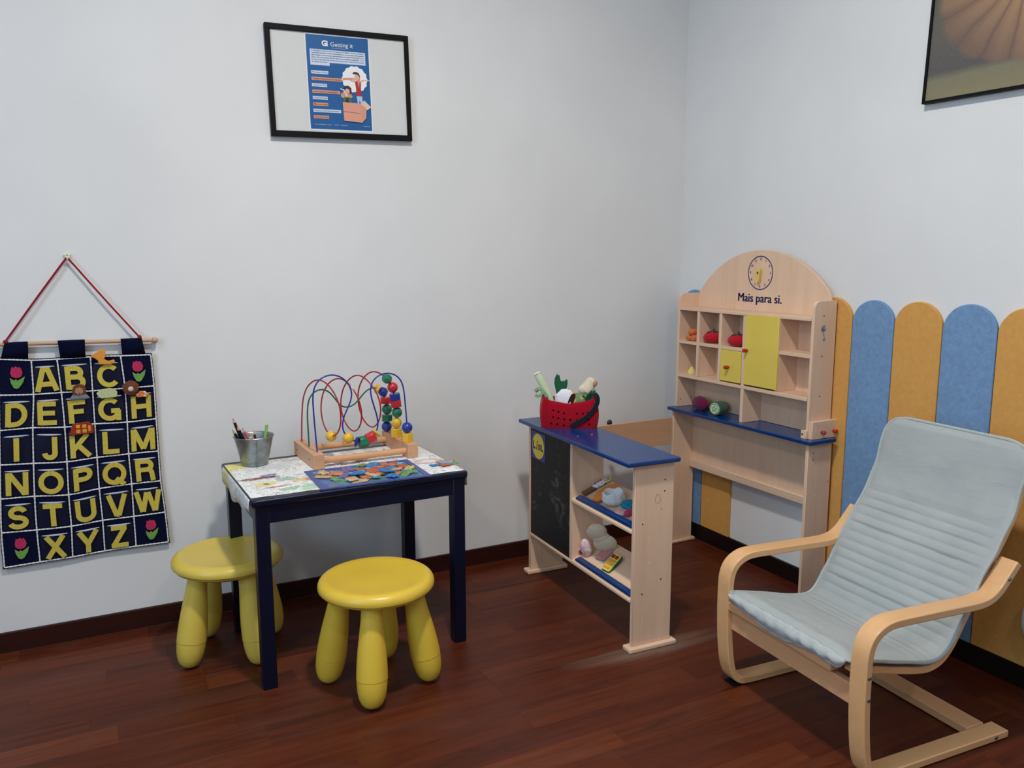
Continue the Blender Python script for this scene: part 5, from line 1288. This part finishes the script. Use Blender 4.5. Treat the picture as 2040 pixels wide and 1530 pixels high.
# cushion
CP = catmull([Vector((a, 0, z)) for a, z in cush], 12)
S = [0.]
for i in range(1, len(CP)): S.append(S[-1]+(CP[i]-CP[i-1]).length)
SL = S[-1]
def at(s):
    s = min(max(s, 0), SL); lo = 0
    for i in range(len(S)-1):
        if S[i+1] >= s: lo = i; break
    k = (s-S[lo])/max(1e-9, S[lo+1]-S[lo]); p = CP[lo].lerp(CP[lo+1], k)
    j0, j1 = max(0, lo-3), min(len(CP)-1, lo+4); d = (CP[j1]-CP[j0]).normalized()
    return p, Vector((-d.z, 0, d.x))
CW, CC = .2030, .0035
def halfw(s):
    w_ = CW
    e = SL-s
    if e < .045: w_ -= .045-math.sqrt(max(0, .045**2-(.045-e)**2))
    if s < .030: w_ -= (.030-math.sqrt(max(0, .030**2-(.030-s)**2)))*.6
    return w_+.0012*math.sin(s*60)
NS, NW = 300, 28
q0, q1, pitch = .205, .615, .0256
def bulge(s, u):
    e = (1-abs(u)**6)
    if q0 < s < q1:
        ph = (s-q0)/pitch; bb = .0052*abs(math.sin(PI*ph))**.55-.002
        kk = int(round(ph))
        if kk in (2, 6, 12, 14) and abs(ph-kk) < .12: bb -= .003
        fade = .45+.55*min(1, abs(u)*.6+.5)
        bb *= fade
    else:
        bb = .0042
        if s > q1: bb = .0042*min(1, (s-q1)/.02)+.0016*mnoise.noise(Vector((s*16, u*3, 4)))
        if s < q0: bb = .0042*min(1, (q0-s)/.02)+.0022*mnoise.noise(Vector((s*13, u*4, 9)))
        if s < .05: bb += .0030*math.sin(s/.05*PI)+.0022*mnoise.noise(Vector((s*60, u*10, 2)))
    bb += .0012*mnoise.noise(Vector((s*30, u*6, 0)))
    return bb*e
cm = MB(); v = []; f = []
for side_ in (0, 1):
    for i in range(NS+1):
        s = SL*i/NS; p, nn = at(s); hw = halfw(s)
        for j in range(NW+1):
            u = -1+2*j/NW; e = math.sqrt(max(0, 1-abs(u)**9)); ee = min(1, math.sqrt(max(0, min(i, NS-i)/7)))
            h = (.0095*e*ee+bulge(s, u)*ee) if side_ == 0 else -.0105*e*ee
            wv = .002*math.sin(s*45+u*3)*(abs(u) > .8)
            q = p+nn*(h+wv*.5); v.append((q.x, CC+u*hw, q.z))
K = (NS+1)*(NW+1)
for i in range(NS):
    for j in range(NW):
        a = i*(NW+1)+j
        f.append((a, a+1, a+NW+2, a+NW+1)); f.append((K+a, K+a+NW+1, K+a+NW+2, K+a+1))
for i in range(NS):
    a = i*(NW+1); f.append((a, a+NW+1, K+a+NW+1, K+a)); a += NW; f.append((a, K+a, K+a+NW+1, a+NW+1))
for j in range(NW):
    f.append((j, K+j, K+j+1, j+1)); a = NS*(NW+1)+j; f.append((a, a+1, K+a+1, K+a))
cu = part('cushion', cm.add(v, f), M_CUSH, ch, angle=70)
rimp = []
for sg_ in (1, -1):
    L_ = []
    for i in range(0, 121):
        s = SL*i/120; p, nn = at(s); L_.append(Vector((p.x, CC+sg_*(halfw(s)+.0008), p.z))+nn*.001)
    rimp.append(L_)
loop = rimp[0]+[Vector((rimp[0][-1].x+.001, y, rimp[0][-1].z+.002)) for y in [CC+(CW-.045)*(1-2*k/20) for k in range(1, 20)]]+rimp[1][::-1]
part('piping', MB().sweep(loop, .0042, 8), M_PIPE, cu)
# crumpled front roll of the cushion hanging over the front rail
m = MB(); v = []; f = []; n1, n2 = 60, 12
for j in range(n1+1):
    u = -1+2*j/n1; w_ = max(0, 1-abs(u)**5)
    for k in range(n2+1):
        q_ = k/n2; wr = mnoise.noise(Vector((u*9, q_*2.2, 3)))
        drop = .040*w_**.5*(1+.16*math.sin(u*5+1)+.10*mnoise.noise(Vector((u*6, 1, 8))))
        v.append((-.0475-.0095*math.sin(PI*min(1, q_*1.15))*(.5+.5*w_)-.004*wr*w_, CC+u*(CW-.010), .2785-.006*(1-w_)-drop*q_+.0012*math.sin(u*31)))
W1 = n2+1
for j in range(n1):
    for k in range(n2): f.append((j*W1+k, (j+1)*W1+k, (j+1)*W1+k+1, j*W1+k+1))
o = part('front_roll', m.add(v, f), M_LINING, cu, angle=80); md = o.modifiers.new('thick', 'SOLIDIFY'); md.thickness = .002
